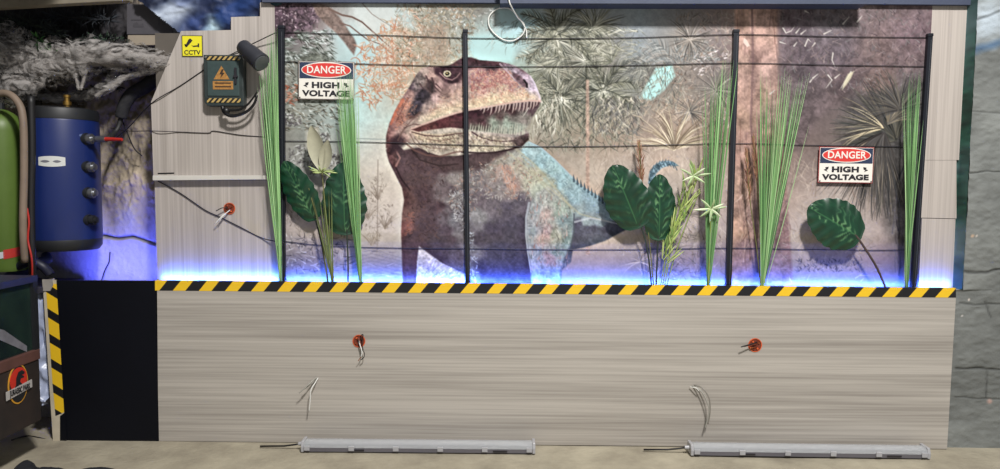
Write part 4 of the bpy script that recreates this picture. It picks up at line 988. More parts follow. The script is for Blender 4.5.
mb = MB(); mb.prism([L(12,-12,-.014), L(13.8,-12,-.014), L(13.8,-5,-.014), L(15,-4,-.014), L(15,-2.5,-.014), L(10.6,-2.5,-.014), L(10.6,-4,-.014), L(12,-5,-.014)], .012); mb.prism([L(12,-2.5,-.012), L(13.6,-2.5,-.012), L(13.6,4,-.012), L(12,4,-.012)], .01); mb.build('handle', sgk, t)
for x, z in ((-17.5,-22.5), (17,-22)):
    mb = MB(); mb.lathe([(.0003,-.006),(.006,-.005),(.006,0)], L(x,z), 'Y', 12); mb.build('screw', mat('dull_steel', (150, 150, 150), .4, metal=.8), t)

# black spotlight
sp0, sp1 = P(243.5, 47, .03), P(260.5, 62, -.02)
t = thing('spotlight', 'black cylindrical spotlight above the electric box, tilted down to the right', 'spotlight', P(240, 48, YM))
gm = mat('graphite_plastic', (46, 47, 54), .5, noise=.1)
ax = (sp1-sp0).normalized()
mb = MB(); mb.tube([sp0-ax*.012, sp0-ax*.008, sp0, sp0+ax*.05, sp0+ax*.052, sp1-ax*.02, sp1, sp1+ax*.008], lambda k: [.018, .034, .038, .038, .043, .045, .047, .046][round(k*7)], 24); mb.build('housing', gm, t, smooth=True)
mb = MB(); mb.tube([sp1+ax*.008, sp1+ax*.012, sp1+ax*.0125], lambda k: [.040, .040, .006][round(k*2)], 24); mb.build('lens', mat('lens_grey', (84, 88, 92), .15, spec=.8), t, smooth=True)
mb = MB(); mb.tube([P(243, 46, YM), P(243, 46, .055), sp0+ax*.02], .012, 12); mb.build('bracket', gm, t, smooth='all')

# black clamp under the electric box
bp = mat('black_clamp', (24, 24, 26), .4)
t = thing('spring_clamp', 'black looped plastic clamp hooked under the electric box', 'clamp', P(228, 112, .05))
mb = MB(); mb.tube(spline(pts([(222,106,.06),(225,113,.05),(233,116,.045),(246,112,.04),(254,104,.035),(257,95,.03)]), 5), .010, 10, r1=.006); mb.build('outer_arm', bp, t, smooth='all')
mb = MB(); mb.tube(spline(pts([(226,110,.05),(238,110,.045),(247,105,.04),(253,98,.035),(258,91,.03)]), 5), .007, 10, r1=.004); mb.build('inner_arm', bp, t, smooth='all')
mb = MB(); mb.lathe([(.0005,-.014),(.016,-.012),(.018,0),(.016,.012),(.0005,.014)], P(226, 111, .05), 'Y', 16); mb.build('pivot', bp, t, smooth='all')

# ------------------------------------------------------------------ plants
def vary(col, a=.12):
    k = 1+random.uniform(-a, a); return tuple(min(255, max(0, v*k)) for v in col)
gpaint = mat('plastic_grass', (120, 180, 110), .5, attr='paint'); 
def blade(mb, p0, p1, w, bend, dy, col, n=7):
    """a folded ribbon from p0 to p1, bending sideways and towards the viewer"""
    p0, p1 = Vector(p0), Vector(p1); ax = p1-p0; side = Vector((ax.z, 0, -ax.x)).normalized()
    vs = []; fs = []
    for i in range(n+1):
        t = i/n; c = p0+ax*t+side*bend*math.sin(t*math.pi*.5)**2*t+Vector((0, -dy*math.sin(t*math.pi)*1.0, 0))
        ww = w*(.55+.45*math.sin(min(1, t*1.6)*math.pi/2))*(1-t**4)+.0003
        vs += [c-side*ww/2, c+Vector((0, -ww*.35, 0)), c+side*ww/2]
    for i in range(n):
        o = i*3; fs += [(o, o+1, o+4, o+3), (o+1, o+2, o+5, o+4)]
    mb.add(vs, fs, col)
def grass(base, tops, n, Y, label, w=.0052, cols=((140,184,122),(112,158,100),(170,208,150),(86,130,80),(128,174,112))):
    t = thing('artificial_grass', label, 'artificial plant', P(*base, Y))
    mb = MB(); b0 = P(*base, Y)
    for k in range(n):
        f = (k+random.random())/n; i = min(len(tops)-2, int(f*(len(tops)-1))); g = f*(len(tops)-1)-i
        a, b = tops[i], tops[i+1]
        tx = a[0]+(b[0]-a[0])*g; ty = a[1]+(b[1]-a[1])*g+random.choice((0, random.uniform(0, 60), random.uniform(0, 20)))
        yy = Y-.01+random.uniform(-.03, .012)
        tp = P(tx, ty, yy)
        # shorter blades stay on their line towards the base
        bb = b0+Vector((random.uniform(-.006, .006), random.uniform(-.008, .008), -random.uniform(0, .03)))
        blade(mb, bb, tp, w*random.uniform(.7, 1.25), random.uniform(-.012, .012), random.uniform(-.006, .012), tuple(v/255 for v in vary(cols[random.randrange(len(cols))])), 8)
    mb.build('blades', gpaint, t, recalc=False)
    mb = MB(); mb.tube([b0+Vector((0, 0, -.05)), b0+(P(tops[len(tops)//2][0], tops[len(tops)//2][1], Y)-b0)*.12], .006, 8, r1=.009); mb.build('stem', mat('grass_stem', (70, 110, 70), .6), t)
grass((281, 286), [(259, 70), (265, 45), (271, 32), (278, 24)], 46, .035, 'tall green artificial grass bunch at the far left, left of the first post')
grass((361, 286), [(335, 78), (343, 70), (350, 72), (357, 84)], 46, .045, 'tall green artificial grass bunch right of the left danger sign')
grass((708, 288), [(703, 92), (716, 70), (726, 56), (738, 62)], 34, .03, 'tall green artificial grass bunch just left of the third post')
grass((762, 290), [(757, 66), (770, 74), (783, 66), (796, 82), (811, 68)], 42, .035, 'widely fanned green artificial grass bunch right of the third post')
grass((906, 292), [(903, 96), (910, 72), (916, 66), (922, 82)], 28, .035, 'tall green artificial grass bunch at the far right beside the last post')

leafm = mat('glossy_leaf', (30, 80, 50), .32, attr='paint', spec=.6, coat=.2)
stemm = mat('dark_stem', (44, 54, 48), .55, noise=.2)
def big_leaf(base, tip, width, Y, stem, label, tilt=0.0, seed=0, stemr=.004, stem_m=None, dip=.5):
    b = P(*base, Y); e = P(*tip, Y-.02); ax = e-b; Ln = ax.length; ax = ax.normalized(); side = Vector((ax.z, 0, -ax.x)).normalized(); nrm = Vector((0, -1, 0)); W = width*U
    side = (side+nrm*tilt).normalized()
    t = thing('artificial_leaf', label, 'artificial plant', P(stem[-1][0], stem[-1][1], Y))
    nu, nv = 80, 48
    rr = np.random.default_rng(seed)
    def fn(u, v):
        s = v; a = (u-.5)*2
        # outline: heart shaped base, blunt tip
        prof = np.sin(np.pi*np.clip(s, 0, 1)**.72)**.52
        prof = prof*(1+.03*np.sin(s*40+a*2))
        back = -.10*dip*np.exp(-(s/.10)**2)*np.abs(a)*1.6
        along = (s+back)*Ln
        lat = a*W/2*prof
        fold = -.10*np.abs(lat)+.18*np.abs(lat)*(1-np.abs(a)) + .004*np.sin(s*34-np.abs(a)*5)*np.abs(a)
        curl = -.10*Ln*(s-.3)**2
        o = np.array(b)[None, None]+along[..., None]*np.array(ax)+lat[..., None]*np.array(side)+((fold+curl+.006)[..., None])*np.array(nrm)
        return o
    u, v = np.meshgrid(np.linspace(0, 1, nu+1), np.linspace(0, 1, nv+1)); a = np.abs((u-.5)*2); s = v
    ph = s*9.5-a*2.3
    vein = np.clip(1-np.abs((ph % 1)-.5)*2/.35, 0, 1)
    nz = vnoise(nu+1, nv+1, 6, 90+seed)+.5
    nz2 = vnoise(nu+1, nv+1, 11, 190+seed)+.5; streak = np.clip(np.sin(ph*2*np.pi*1.0+nz*6)*.9-.1, 0, 1)*np.clip(nz2*3.4-1.55, 0, 1)*np.clip(1.5-a*1.2, 0, 1)
    C = np.array([20, 60, 40])/255.*(1+.3*(nz-.5))[..., None]
    C = C*(1-.3*vein[..., None])+np.array([12, 44, 32])/255.*.3*vein[..., None]
    st = (streak*np.clip(1.15-a, 0, 1)*.9)[..., None]; C = C*(1-st)+np.array([140, 184, 128])/255.*st
    mid = np.clip(1-a/.045, 0, 1)[..., None]; C = C*(1-mid*.8)+np.array([66, 118, 74])/255.*mid*.8
    grid_mesh('leaf', nu, nv, fn, leafm, C, t)
    mb = MB(); mb.tube(spline(pts(stem, Y), 6), stemr, 8); mb.build('stem', stem_m or stemm, t, smooth='all')
    return t
big_leaf((313, 216), (283, 161), 33, .05, [(311, 205), (316, 222), (322, 246), (329, 287)], 'dark green artificial leaf at the left, just right of the first post', seed=1, tilt=.15)
big_leaf((345, 230), (343, 162), 45, .055, [(346, 215), (347, 235), (348, 260), (348, 287)], 'dark green artificial leaf partly behind the second grass bunch', seed=2, tilt=-.1)
big_leaf((637, 224), (613, 165), 45, .03, [(634, 214), (643, 232), (648, 254), (652, 289)], 'dark green artificial leaf left of the brown plume, over the dinosaur tail', seed=3, tilt=.1)
big_leaf((659, 236), (660, 174), 36, .045, [(659, 226), (658, 240), (657, 262), (656, 289)], 'dark green artificial leaf right of the brown plume beside the pale star stalks', seed=4, tilt=-.15)
big_leaf((857, 236), (809, 207), 50, .03, [(846, 228), (856, 236), (866, 250), (877, 268), (887, 291)], 'single dark green artificial leaf below the right danger sign', seed=5, tilt=-.05, stemr=.006, stem_m=mat('brown_stem', (74, 60, 58), .6, noise=.2))

# brown plumes
plm = mat('brown_plume', (134, 96, 78), .9, attr='paint')
def plume(tipx, tipy, bx, by, mx, my, Y, label, r=6.0):
    t = thing('plume_stalk', label, 'artificial plant', P(bx, by, Y))
    a = P(tipx, tipy, Y); m_ = P(mx, my, Y); mb = MB()
    for k in range(130):
        f = random.random(); c0 = a+(m_-a)*f; w = random.uniform(-1, 1)*r*U*math.sin(math.pi*min(1, f*.85+.08)); wy = random.uniform(-1, 1)*r*U*.7*math.sin(math.pi*min(1, f*.85+.08))
        d = (a-m_).normalized(); q = c0+Vector((w*.3, wy*.3, 0))
        blade(mb, q-d*.012, q+d*.022+Vector((w*.7, wy*.7, 0)), .0028, 0, 0, tuple(v/255 for v in vary(random.choice([(150,108,86),(124,84,68),(176,136,108)]))), 2)
    mb.build('plume', plm, t, recalc=False)
    mb = MB(); mb.tube(spline([a, m_, (m_+P(bx, by, Y))/2+Vector((.004, 0, 0)), P(bx, by, Y)], 5), .0022, 6, r1=.003); mb.build('stem', mat('olive_stem', (112, 112, 66), .6), t, smooth='all')
plume(639, 142, 654, 289, 642, 184, .04, 'brown feathery plume stalk between the two dark leaves')
plume(746, 150, 761, 289, 750, 200, .05, 'reddish brown plume stalk right of the third post, the nearer one to the post', 4.5)
plume(753, 136, 762, 289, 757, 182, .045, 'slim pale brown plume stalk right of the third post, the one beside the fanned grass', 3.5)

# pale star heads and lily
pale = mat('pale_star', (186, 204, 160), .5, attr='paint')
def star(cx, cy, r, Y, stems, label, n=7, cols=((186,206,160),(208,220,184),(160,182,130)), extra=None, cat='artificial plant'):
    t = thing('star_flower_stalk', label, cat, P(stems[0][-1][0], stems[0][-1][1], Y))
    c = P(cx, cy, Y-.02); mb = MB()
    for k in range(n):
        w = 2*math.pi*k/n+random.uniform(-.25, .25); L_ = r*U*random.uniform(.75, 1.15)
        blade(mb, c, c+Vector((math.cos(w)*L_, -.008+random.uniform(-.015, .006), math.sin(w)*L_*.75)), .013, 0, .008, tuple(v/255 for v in vary(cols[k % len(cols)], .06)), 5)
    mb.build('petals', pale, t, recalc=False)
    for sl in stems:
        mb = MB(); mb.tube(spline(pts(sl, Y), 5), .0028, 6); mb.build('stem', mat('yellow_green_stem', (142, 160, 86), .6), t, smooth='all')
    return t
star(693, 176, 16, .03, [[(693, 176, .015), (684, 206), (672, 240), (662, 289)]], 'pale green star-shaped artificial flower on a yellow-green stalk')
star(711, 209, 17, .015, [[(711, 209, -.005), (710, 240), (708, 288)]], 'pale green star-shaped artificial flower in front of the third grass bunch', 8)
# bamboo-like twig beside
t = thing('bamboo_twig', 'yellow-green artificial twigs with slim leaves right of the dark leaf pair', 'artificial plant', P(662, 289, .05))
for pl in ([(664,289),(672,246),(684,206),(698,168)], [(660,289),(667,250),(676,214),(684,184)], [(666,289),(676,252),(690,214),(700,190)]):
    mb = MB(); mb.tube(spline(pts(pl, .05), 5), .0026, 6); mb.build('stem', MATS['yellow_green_stem'], t, smooth='all')
mb = MB()
for k in range(46):
    f = random.random(); bx = 664+f*32+random.uniform(-5, 5); by = 260-f*84+random.uniform(-6, 6); a = random.uniform(.7, 1.9)
    p0 = P(bx, by, .045); blade(mb, p0, p0+Vector((math.cos(a)*.10, random.uniform(-.02, .01), math.sin(a)*.10)), .0085, random.uniform(-.01, .01), .004, tuple(v/255 for v in vary(random.choice([(156,176,96),(122,150,84),(176,190,120)]))), 5)
mb.build('leaves', pale, t, recalc=False)
# lily
t = thing('lily_stalk', 'pale cream artificial lily with slim green leaves between the two left leaves', 'artificial plant', P(334, 287, .03))
ivory = mat('ivory_petal', (176, 174, 152), .5, noise=.08, nscale=30)
for (bx, by, tx, ty, w) in [(321,170,311,126,17), (323,172,328,140,13)]:
    b0 = P(bx, by, .03); e0 = P(tx, ty, .0); ax_ = e0-b0; sd = Vector((ax_.z, 0, -ax_.x)).normalized()
    def fn(u, v, b0=b0, ax_=ax_, sd=sd, w=w):
        a = (u-.5)*2; pr = np.sin(np.pi*np.clip(v*.93+.05, 0, 1))**.8; lat = a*w*U/2*pr
        return np.array(b0)+v[..., None]*np.array(ax_)+lat[..., None]*np.array(sd)+(-(1-a*a)*-.014*pr)[..., None]*np.array((0, 1, 0))
    grid_mesh('petal', 14, 20, fn, ivory, None, t)
mb = MB()
c = P(322, 172, .02)
for k in range(8):
    w = [2.7, 3.1, .1, .45, 3.6, -.5, 1.9, 1.2][k]; Ln = [.075,.06,.085,.07,.05,.06,.05,.05][k]
    blade(mb, c, c+Vector((math.cos(w)*Ln, random.uniform(-.03, 0), math.sin(w)*Ln*.6)), .010, .01, .01, tuple(v/255 for v in vary((164,180,120))), 5)
for k in range(7):
    blade(mb, P(334+random.uniform(-2, 2), 286, .04), P(312+k*3, 178+random.uniform(0, 40), .02+random.uniform(-.01, .01)), .007, random.uniform(-.01, .01), .006, tuple(v/255 for v in vary(random.choice([(112,126,76),(140,150,90),(92,96,64)]))), 6)
mb.build('slim_leaves', pale, t, recalc=False)
for pl in ([(334,288),(330,250),(325,205),(322,172)], [(328,288),(322,240),(312,200),(306,178)]):
    mb = MB(); mb.tube(spline(pts(pl, .035), 5), .003, 6); mb.build('stem', MATS['olive_stem'], t, smooth='all')

# ------------------------------------------------------------------ tube lamps on the floor
clear = mat('clear_cover', (216, 218, 222), .12, trans=.55, spec=.6, alpha=1); gtray = mat('grey_tray', (108, 106, 114), .5, noise=.05); wtube = mat('white_reflector', (226, 226, 224), .35); clipm = mat('clip_plastic', (168, 168, 172), .3)
def batten(pa, pb, label, plugside):
    # axis on the floor, a little in front of the panel
    a = PZ(pa[0], pa[1], .022); b = PZ(pb[0], pb[1], .022)
    t = thing('tube_lamp', label, 'tube lamp', ((a.x+b.x)/2, (a.y+b.y)/2, 0))
    d = (b-a); Ln = d.length; ex = d.normalized(); ey = Vector((-ex.y, ex.x, 0)); ez = Vector((0, 0, 1))
    def tr(x, y, z): return a+ex*x+ey*y+ez*(z-.022)
    def sweep(prof, x0, x1):
        b_ = MB(); n = len(prof); vs = [tr(x0, y, z) for y, z in prof]+[tr(x1, y, z) for y, z in prof]
        b_.add(vs, [(i, (i+1) % n, (i+1) % n+n, i+n) for i in range(n)]+[tuple(range(n))[::-1], tuple(range(n, 2*n))]); return b_
    tray = [(-.036, .004), (.036, .004), (.040, .024), (-.040, .024)]
    sweep(tray, .012, Ln-.012).build('tray', gtray, t)
    cov = [(-.040+.0, .025)]+[(-.040*math.cos(w), .025+.030*math.sin(w)**.8) for w in [i*math.pi/10 for i in range(1, 10)]]+[(.040, .025)]
    sweep(cov, .012, Ln-.012).build('cover', clear, t, smooth=True)
    sweep([(.013*math.cos(w), .036+.010*math.sin(w)) for w in [i*math.pi/6 for i in range(12)]], .02, Ln-.02).build('tube', wtube, t, smooth=True)
    for x0 in (0, Ln-.014):
        sweep([(-.042, .003), (.042, .003), (.043, .03), (.034, .056), (-.034, .056), (-.043, .03)], x0, x0+.014).build('end_cap', clipm, t, bevel=.003)
    n = 6
    for k in range(n):
        x = .03+(Ln-.06)*k/(n-1)
        sweep([(-.046, .012), (-.040, .010), (-.040, .036), (-.046, .034)], x-.014, x+.014).build('clip', clipm, t, bevel=.0015)
    for x in (Ln*.24, Ln*.85):
        sweep([(-.0405, .010), (-.0385, .010), (-.0395, .018), (-.0415, .018)], x-.035, x+.035).build('printed_mark', sgk, t)
    mb = MB(); mb.tube([tr(0, 0, .03), tr(-.022, 0, .03)], .011, 12, r1=.009); mb.build('cable_gland', clipm, t, smooth=True)
    mb = MB(); mb.tube([tr(-.01, 0, .03), tr(-.05, .005, .022), tr(-.10, .015, .012), tr(-.22, .02, .008)], .0045, 8); mb.build('lead', MATS['black_insulation'], t, smooth='all')
batten((303, 445.3), (535, 447.3), 'clear-covered tube lamp lying on the floor, left of the two', -1)
batten((689, 449), (926, 452.3), 'clear-covered tube lamp lying on the floor, right of the two', -1)

# ------------------------------------------------------------------ left recess contents
blue = mat('tank_blue', (20, 38, 96), .42, noise=.06, nscale=4, coat=.2); dkb = mat('tank_black', (28, 30, 34), .5); brass = mat('brass', (190, 152, 82), .3, metal=.9); steel = mat('steel', (170, 172, 176), .3, metal=.9); redm = mat('red_handle', (176, 44, 36), .45)
YB = .12
ca = P(62.5, 105, YB); cb = P(62.5, 256, YB); R = 34.3/FPX*(3.6+YB)*1.0; cb.x = ca.x = (ca.x+cb.x)/2
t = thing('buffer_tank', 'blue cylindrical water tank with black ends on the stone wall', 'tank', (ca.x, YB, cb.z))
z = lambda py: P(64, py, YB-R*.6).z
cx_, H0, H1 = ca.x, z(249), z(108)
mb = MB(); mb.lathe([(R*.985, z(240)), (R, z(238)), (R, z(121)), (R*.985, z(119))], (cx_, YB, 0), seg=56); mb.build('tank_shell', blue, t, smooth=True)
mb = MB(); mb.lathe([(.001, H1+.012), (R*.7, H1+.010), (R*.97, H1), (R*1.0, H1-.012), (R*1.0, z(119)), (R*.97, z(119.5))], (cx_, YB, 0), seg=56); mb.build('top_cap', dkb, t, smooth=True)
mb = MB(); mb.lathe([(R*.985, z(239.5)), (R*.99, z(240)), (R*.98, H0+.01), (R*.9, H0-.01), (.001, H0-.02)], (cx_, YB, 0), seg=56); mb.build('bottom_cap', dkb, t, smooth=True)
mb = MB(); zv = H1+.008; mb.lathe([(.014, zv), (.014, zv+.015), (.02, zv+.017), (.02, zv+.035), (.013, zv+.037), (.013, zv+.055), (.017, zv+.056), (.017, zv+.068), (.001, zv+.07)], (P(67, 100, YB).x, YB, 0), seg=16); mb.build('air_valve', brass, t, smooth=True)
for i, py in enumerate((139, 167, 193, 220)):
    zc = P(98, py, YB-.05).z; mb = MB(); xs = cx_+R*.94
    mb.lathe([(.022, -.02), (.022, .012), (.026, .013), (.026, .03), (.016, .031), (.016, .044), (.001, .045)], (xs, YB-.06, zc), 'X', 16)
    mb.build('port', dkb if i in (3,) else steel, t, smooth=True)
    mb = MB(); mb.lathe([(.030, -.02), (.030, .004), (.026, .006)], (xs, YB-.06, zc), 'X', 16); mb.build('port_collar', dkb, t, smooth=True)
def on_tank(px0, px1, py0, py1, rr):
    v0, v1 = z(py1), z(py0); k0 = (P((px0+px1)/2-(px1-px0)/2, 160, YB-R).x-cx_)/R; k1 = (P(px1, 160, YB-R).x-cx_)/R
    a0, a1 = math.asin(max(-.99, k0)), math.asin(min(.99, k1))
    def fn(u, v):
        a = a0+(a1-a0)*u; zz = v0+(v1-v0)*v+(.006*(u-.5)**2*4)*(v*2-1)*-1
        return np.stack([cx_+np.sin(a)*rr, YB-np.cos(a)*rr, zz], -1)
    return fn
grid_mesh('label_plate', 16, 6, on_tank(38.5, 61, 156.5, 167, R+.0015), mat('label_white', (206, 208, 206), .4), None, t)
for x0, x1 in ((40.5, 49), (51.5, 58)):
    grid_mesh('label_print', 8, 2, on_tank(x0, x1, 160.5, 163, R+.0025), mat('label_grey', (110, 110, 120), .5), None, t)
grid_mesh('small_marking', 6, 2, on_tank(70, 76, 133, 137, R+.001), mat('marking_blue', (90, 106, 150), .5), None, t)
mb = MB(); mb.tube([P(104, 139, .05), P(122, 139.5, .03)], .011, 10, r1=.008); lv = mb.build('valve_lever', redm, t, smooth=True)
mb = MB(); mb.tube([P(97, 139, .06), P(106, 139, .05)], .016, 12); mb.build('valve_body', steel, t, smooth=True)
for a_, b_ in (((30, 258), (24, 250)), ((92, 256), (96, 248))):
    pass
# wrapped pipe and dark pipes
def pipe(name, pl, r, m, label, cat='pipe', r1=None, seg=14):
    mb = MB(); mb.tube(spline(pts(pl), 8), r, seg, r1=r1); o = mb.build(name, m, smooth='all'); return tag(o, label, cat)
foam = mat('black_foam', (34, 34, 38), .85, noise=.25, nscale=40, bump=.5)
pipe('insulated_pipe', [(162, 72, .30), (146, 86, .28), (132, 94, .26), (124, 106, .25), (121, 118, .25)], .038, foam, 'black foam-wrapped pipe coming down beside the blue tank', r1=.03)
pipe('insulated_pipe', [(121, 118, .25), (118, 128, .24), (113, 134, .2), (108, 139, .06)], .012, mat('dark_hose', (40, 40, 42), .6), 'thin dark hose end between the wrapped pipe and the red lever')
pipe('grey_hose', [(-14, 100, -.10), (4, 93, -.11), (17, 101, -.12), (23, 120, -.13), (24, 170, -.13), (23, 225, -.13), (25, 262, -.10)], .017, mat('taupe_hose', (128, 112, 98), .6, noise=.15), 'taupe hose arching over the green cylinder')
pipe('dark_pipe', [(31, 96, -.09), (32, 150, -.09), (31, 200, -.09), (32, 255, -.09), (33, 278, -.05)], .017, mat('pipe_black', (24, 24, 26), .5), 'black upright pipe between the green cylinder and the blue tank')
pipe('dark_pipe', [(38, 100, .26), (36, 170, .26), (34, 214, .26), (33, 250, .24)], .018, mat('pipe_olive', (74, 72, 62), .7, noise=.2), 'olive upright pipe hidden close behind the blue tank')
pipe('red_cable', [(27, 208, -.12), (29, 222, -.12), (28, 240, -.12), (32, 262, -.12), (32, 300, -.06), (34, 345, -.04)], .0045, redm, 'thin red cable hanging down beside the wooden upright', 'cable')
pipe('blue_hose', [(-10, 300, .2), (8, 277, .12), (28, 270, .08), (40, 262, .06), (47, 260, .08), (46, 256, .12)], .024, mat('hose_blue', (52, 62, 120), .55, noise=.15, bump=.2), 'thick blue hose curling under the blue tank')
pipe('dark_pipe', [(-10, 262, .04), (10, 268, .0), (30, 262, -.02), (42, 266, -.02), (50, 274, .0)], .022, mat('pipe_navy', (30, 32, 52), .5), 'dark bent hose under the green cylinder')
pipe('thin_cable', [(110, 252, .36), (109, 262, .345), (105, 270, .33), (101, 283, .25), (100, 296, .10)], .0032, mat('cable_black', (20, 20, 24), .5), 'thin black cable curving down the blue-lit stone wall', 'cable')
pipe('thin_cable', [(122, 120, .3), (127, 132, .26), (134, 148, .28), (142, 156, .3)], .003, MATS['cable_black'], 'thin black wire dangling over the stone wall beside the tank', 'cable')
# green cylinder
gc = P(3, 180, .02); RG = 20/FPX*3.62
t = thing('gas_cylinder', 'olive green upright cylinder at the left edge', 'gas cylinder', (gc.x, .02, P(3, 268, .02).z))
zt_, zb_ = P(3, 103, .02).z, P(3, 270, .02).z
prof = [(.001, zb_), (RG*.9, zb_), (RG, zb_+.02), (RG, zt_-.14)]+[(RG*math.cos(k*math.pi/2/8), zt_-.14+.11*math.sin(k*math.pi/2/8)) for k in range(1, 8)]+[(.001, zt_-.03)]
mb = MB(); mb.lathe(prof, (gc.x, .02, 0), seg=40); mb.build('cylinder_body', mat('olive_green', (88, 112, 48), .45, noise=.08, nscale=5), t, smooth=True)
mb = MB(); mb.tube([(gc.x, .02, zt_-.04), (gc.x, .02, zt_+.01)], .02, 12); mb.build('neck', dkb, t)
def band(z0, z1, a0, a1, m, nm):
    def fn(u, v):
        a = a0+(a1-a0)*u; return np.stack([gc.x+np.sin(a)*(RG+.002), .02-np.cos(a)*(RG+.002), z0+(z1-z0)*v+(a*.018)], -1)
    grid_mesh(nm, 20, 3, fn, m, None, t)
zz = P(5, 257, -.08).z
band(zz-.016, zz+.016, -1.2, .55, mat('tape_white', (190, 190, 196), .4), 'white_band'); band(zz-.022, zz+.024, .5, 1.35, redm, 'red_band')
# ledge under the tank and shelf under the cylinder
mb = MB(); mb.box((-2.95, -.02, P(20, 286, 0).z-.03), (P(44, 280, .0).x, .34, P(20, 286, 0).z-.005)); o = mb.build('dark_shelf', mat('shelf_dark', (50, 48, 60), .7, noise=.2)); tag(o, 'dark shelf under the green cylinder', 'shelf')
# clothes-like blue lump under shelf end
def cloth(name, corners, nx, ny, amp, m, label, cat, seed, C=None, kind=None, cells=((18, 1.0), (7, .5), (3, .25)), hole=None):
    """crumpled sheet between four corner points (bl, br, tr, tl)"""
    bl, br, tr_, tl = [np.array(q) for q in corners]
    n = noise_img(ny+1, nx+1, seed, [(c_, a_) for c_, a_ in cells]); n2 = noise_img(ny+1, nx+1, seed+7, [(c_, a_) for c_, a_ in cells])
    nr = np.cross(br-bl, tl-bl); nr = nr/np.linalg.norm(nr)
    def fn(u, v):
        u_ = u[..., None]; v_ = v[..., None]
        p = bl*(1-u_)*(1-v_)+br*u_*(1-v_)+tr_*u_*v_+tl*(1-u_)*v_
        return p+nr*(n*amp)[..., None]+np.array([1., 0, .6])*(n2*amp*.6)[..., None]
    o = grid_mesh(name, nx, ny, fn, m, C(n, n2) if C else None)
    if hole is not None:
        bm = bmesh.new(); bm.from_mesh(o.data); bm.verts.ensure_lookup_table()
        kill = [f for f in bm.faces if hole(f.calc_center_median())]
        bmesh.ops.delete(bm, geom=kill, context='FACES'); bm.to_mesh(o.data); bm.free()
    if label: tag(o, label, cat, kind=kind)
    return o
# plastic sheet hanging beside the upright
pl_m = mat('plastic_film', (168, 178, 206), .35, noise=.1, nscale=12, spec=.7)
def tip(pl, Y): return [tuple(q) for q in pts(pl, Y)]
def film(nm, outline, Y, seed, label):
    """wavy hanging strip between left and right outline points listed from top to bottom"""
    le = np.array([tuple(P(a, y_, Y)) for a, b_, y_ in outline]); ri = np.array([tuple(P(b_, y_, Y)) for a, b_, y_ in outline])
    ny, nx = 60, 16; k = np.linspace(0, len(outline)-1, ny+1); i = np.clip(k.astype(int), 0, len(outline)-2); f = (k-i)[:, None]
    Lf = le[i]*(1-f)+le[i+1]*f; Rt = ri[i]*(1-f)+ri[i+1]*f
    n = noise_img(ny+1, nx+1, seed, [(6, 1), (3, .5)])
    def fn(u, v):
        p = Lf[:, None]*(1-u[..., None])+Rt[:, None]*u[..., None]; p[..., 1] += n*.05-.02*np.sin(u*math.pi); return p
    o = grid_mesh(nm, nx, ny, fn, pl_m); tag(o, label, 'plastic sheet')
film('plastic_sheet', [(34, 43, 290), (33, 45, 320), (33, 47, 350), (34, 49, 375), (36, 50, 395), (39, 48, 404)], .03, 71, 'crumpled bluish plastic sheet hanging left of the wooden upright')

# pinball cabinet, its side receding along the left edge
XC = -2.22
ctrs = lambda px, py: PX_(px, py, XC)
c0 = ctrs(38, 405); 
yb, yf = ctrs(41, 400).y, ctrs(-60, 400).y
zlo_f, zlo_b = ctrs(0, 441).z, ctrs(40, 412).z
zmid = ctrs(2, 366).z; ztop = ctrs(15, 286).z
t = thing('arcade_cabinet', 'dark wooden arcade cabinet with a red and yellow emblem at the lower left', 'arcade cabinet', (XC-.3, (yb+yf)/2, 0))
wd = mat('cabinet_brown', (50, 40, 36), .6, col2=(32, 28, 28), nscale=6); rd = mat('cabinet_rust', (88, 58, 52), .6, noise=.2)
mb = MB(); mb.box((XC-.7, yf, zlo_f), (XC, yb, zmid-.03)); body = mb.build('cabinet_body', wd, t, bevel=.006)
mb = MB(); mb.box((XC-.7, yf, zmid-.03), (XC+.006, yb, zmid+.02)); mb.build('rust_rail', rd, t, bevel=.004)
mb = MB(); mb.box((XC-.68, yf+.02, zmid+.02), (XC-.012, yb-.02, ztop)); 
def scr(n, n2): return None
m = mat('screen_picture', (40, 60, 50), .15, col2=(20, 28, 34), nscale=2.4, spec=.7)
mb.build('display_case', m, t)
for yy0, yy1 in ((yb-.03, yb),):
    mb = MB(); mb.box((XC-.03, yy0, zmid+.02), (XC+.004, yy1, ztop+.01)); mb.build('case_frame', dkb, t)
mb = MB(); mb.box((XC-.7, yf, ztop), (XC+.006, yb, ztop+.03)); mb.build('case_top', mat('case_navy', (34, 38, 66), .5), t)
# pale streaks in the display picture
for a_, b_, c_, d_ in (((-30, 306), (28, 338), (28, 345), (-30, 318)), ((-20, 330), (26, 352), (26, 354), (-30, 345))):
    pass
mb = MB()
for q4 in ([(-30, 322), (4, 330), (27, 346), (27, 352), (0, 340), (-30, 338)],):
    vs = [PX_(a, b, XC-.010) for a, b in q4]; mb.add(vs, [tuple(range(len(vs)))])
mb.build('picture_streak', mat('picture_pale', (112, 112, 120), .3, noise=.25, nscale=20), t)
for (px, py) in ((37, 412),):
    p = ctrs(px, py); mb = MB(); [mb.box((XC-x_-.05, y_-.05, 0), (XC-x_, y_, zlo_f+.01)) for x_, y_ in ((.30, yb-.02), (.62, yb-.02), (.62, yf+.08), (.30, yf+.08))]; mb.build('leg', dkb, t)
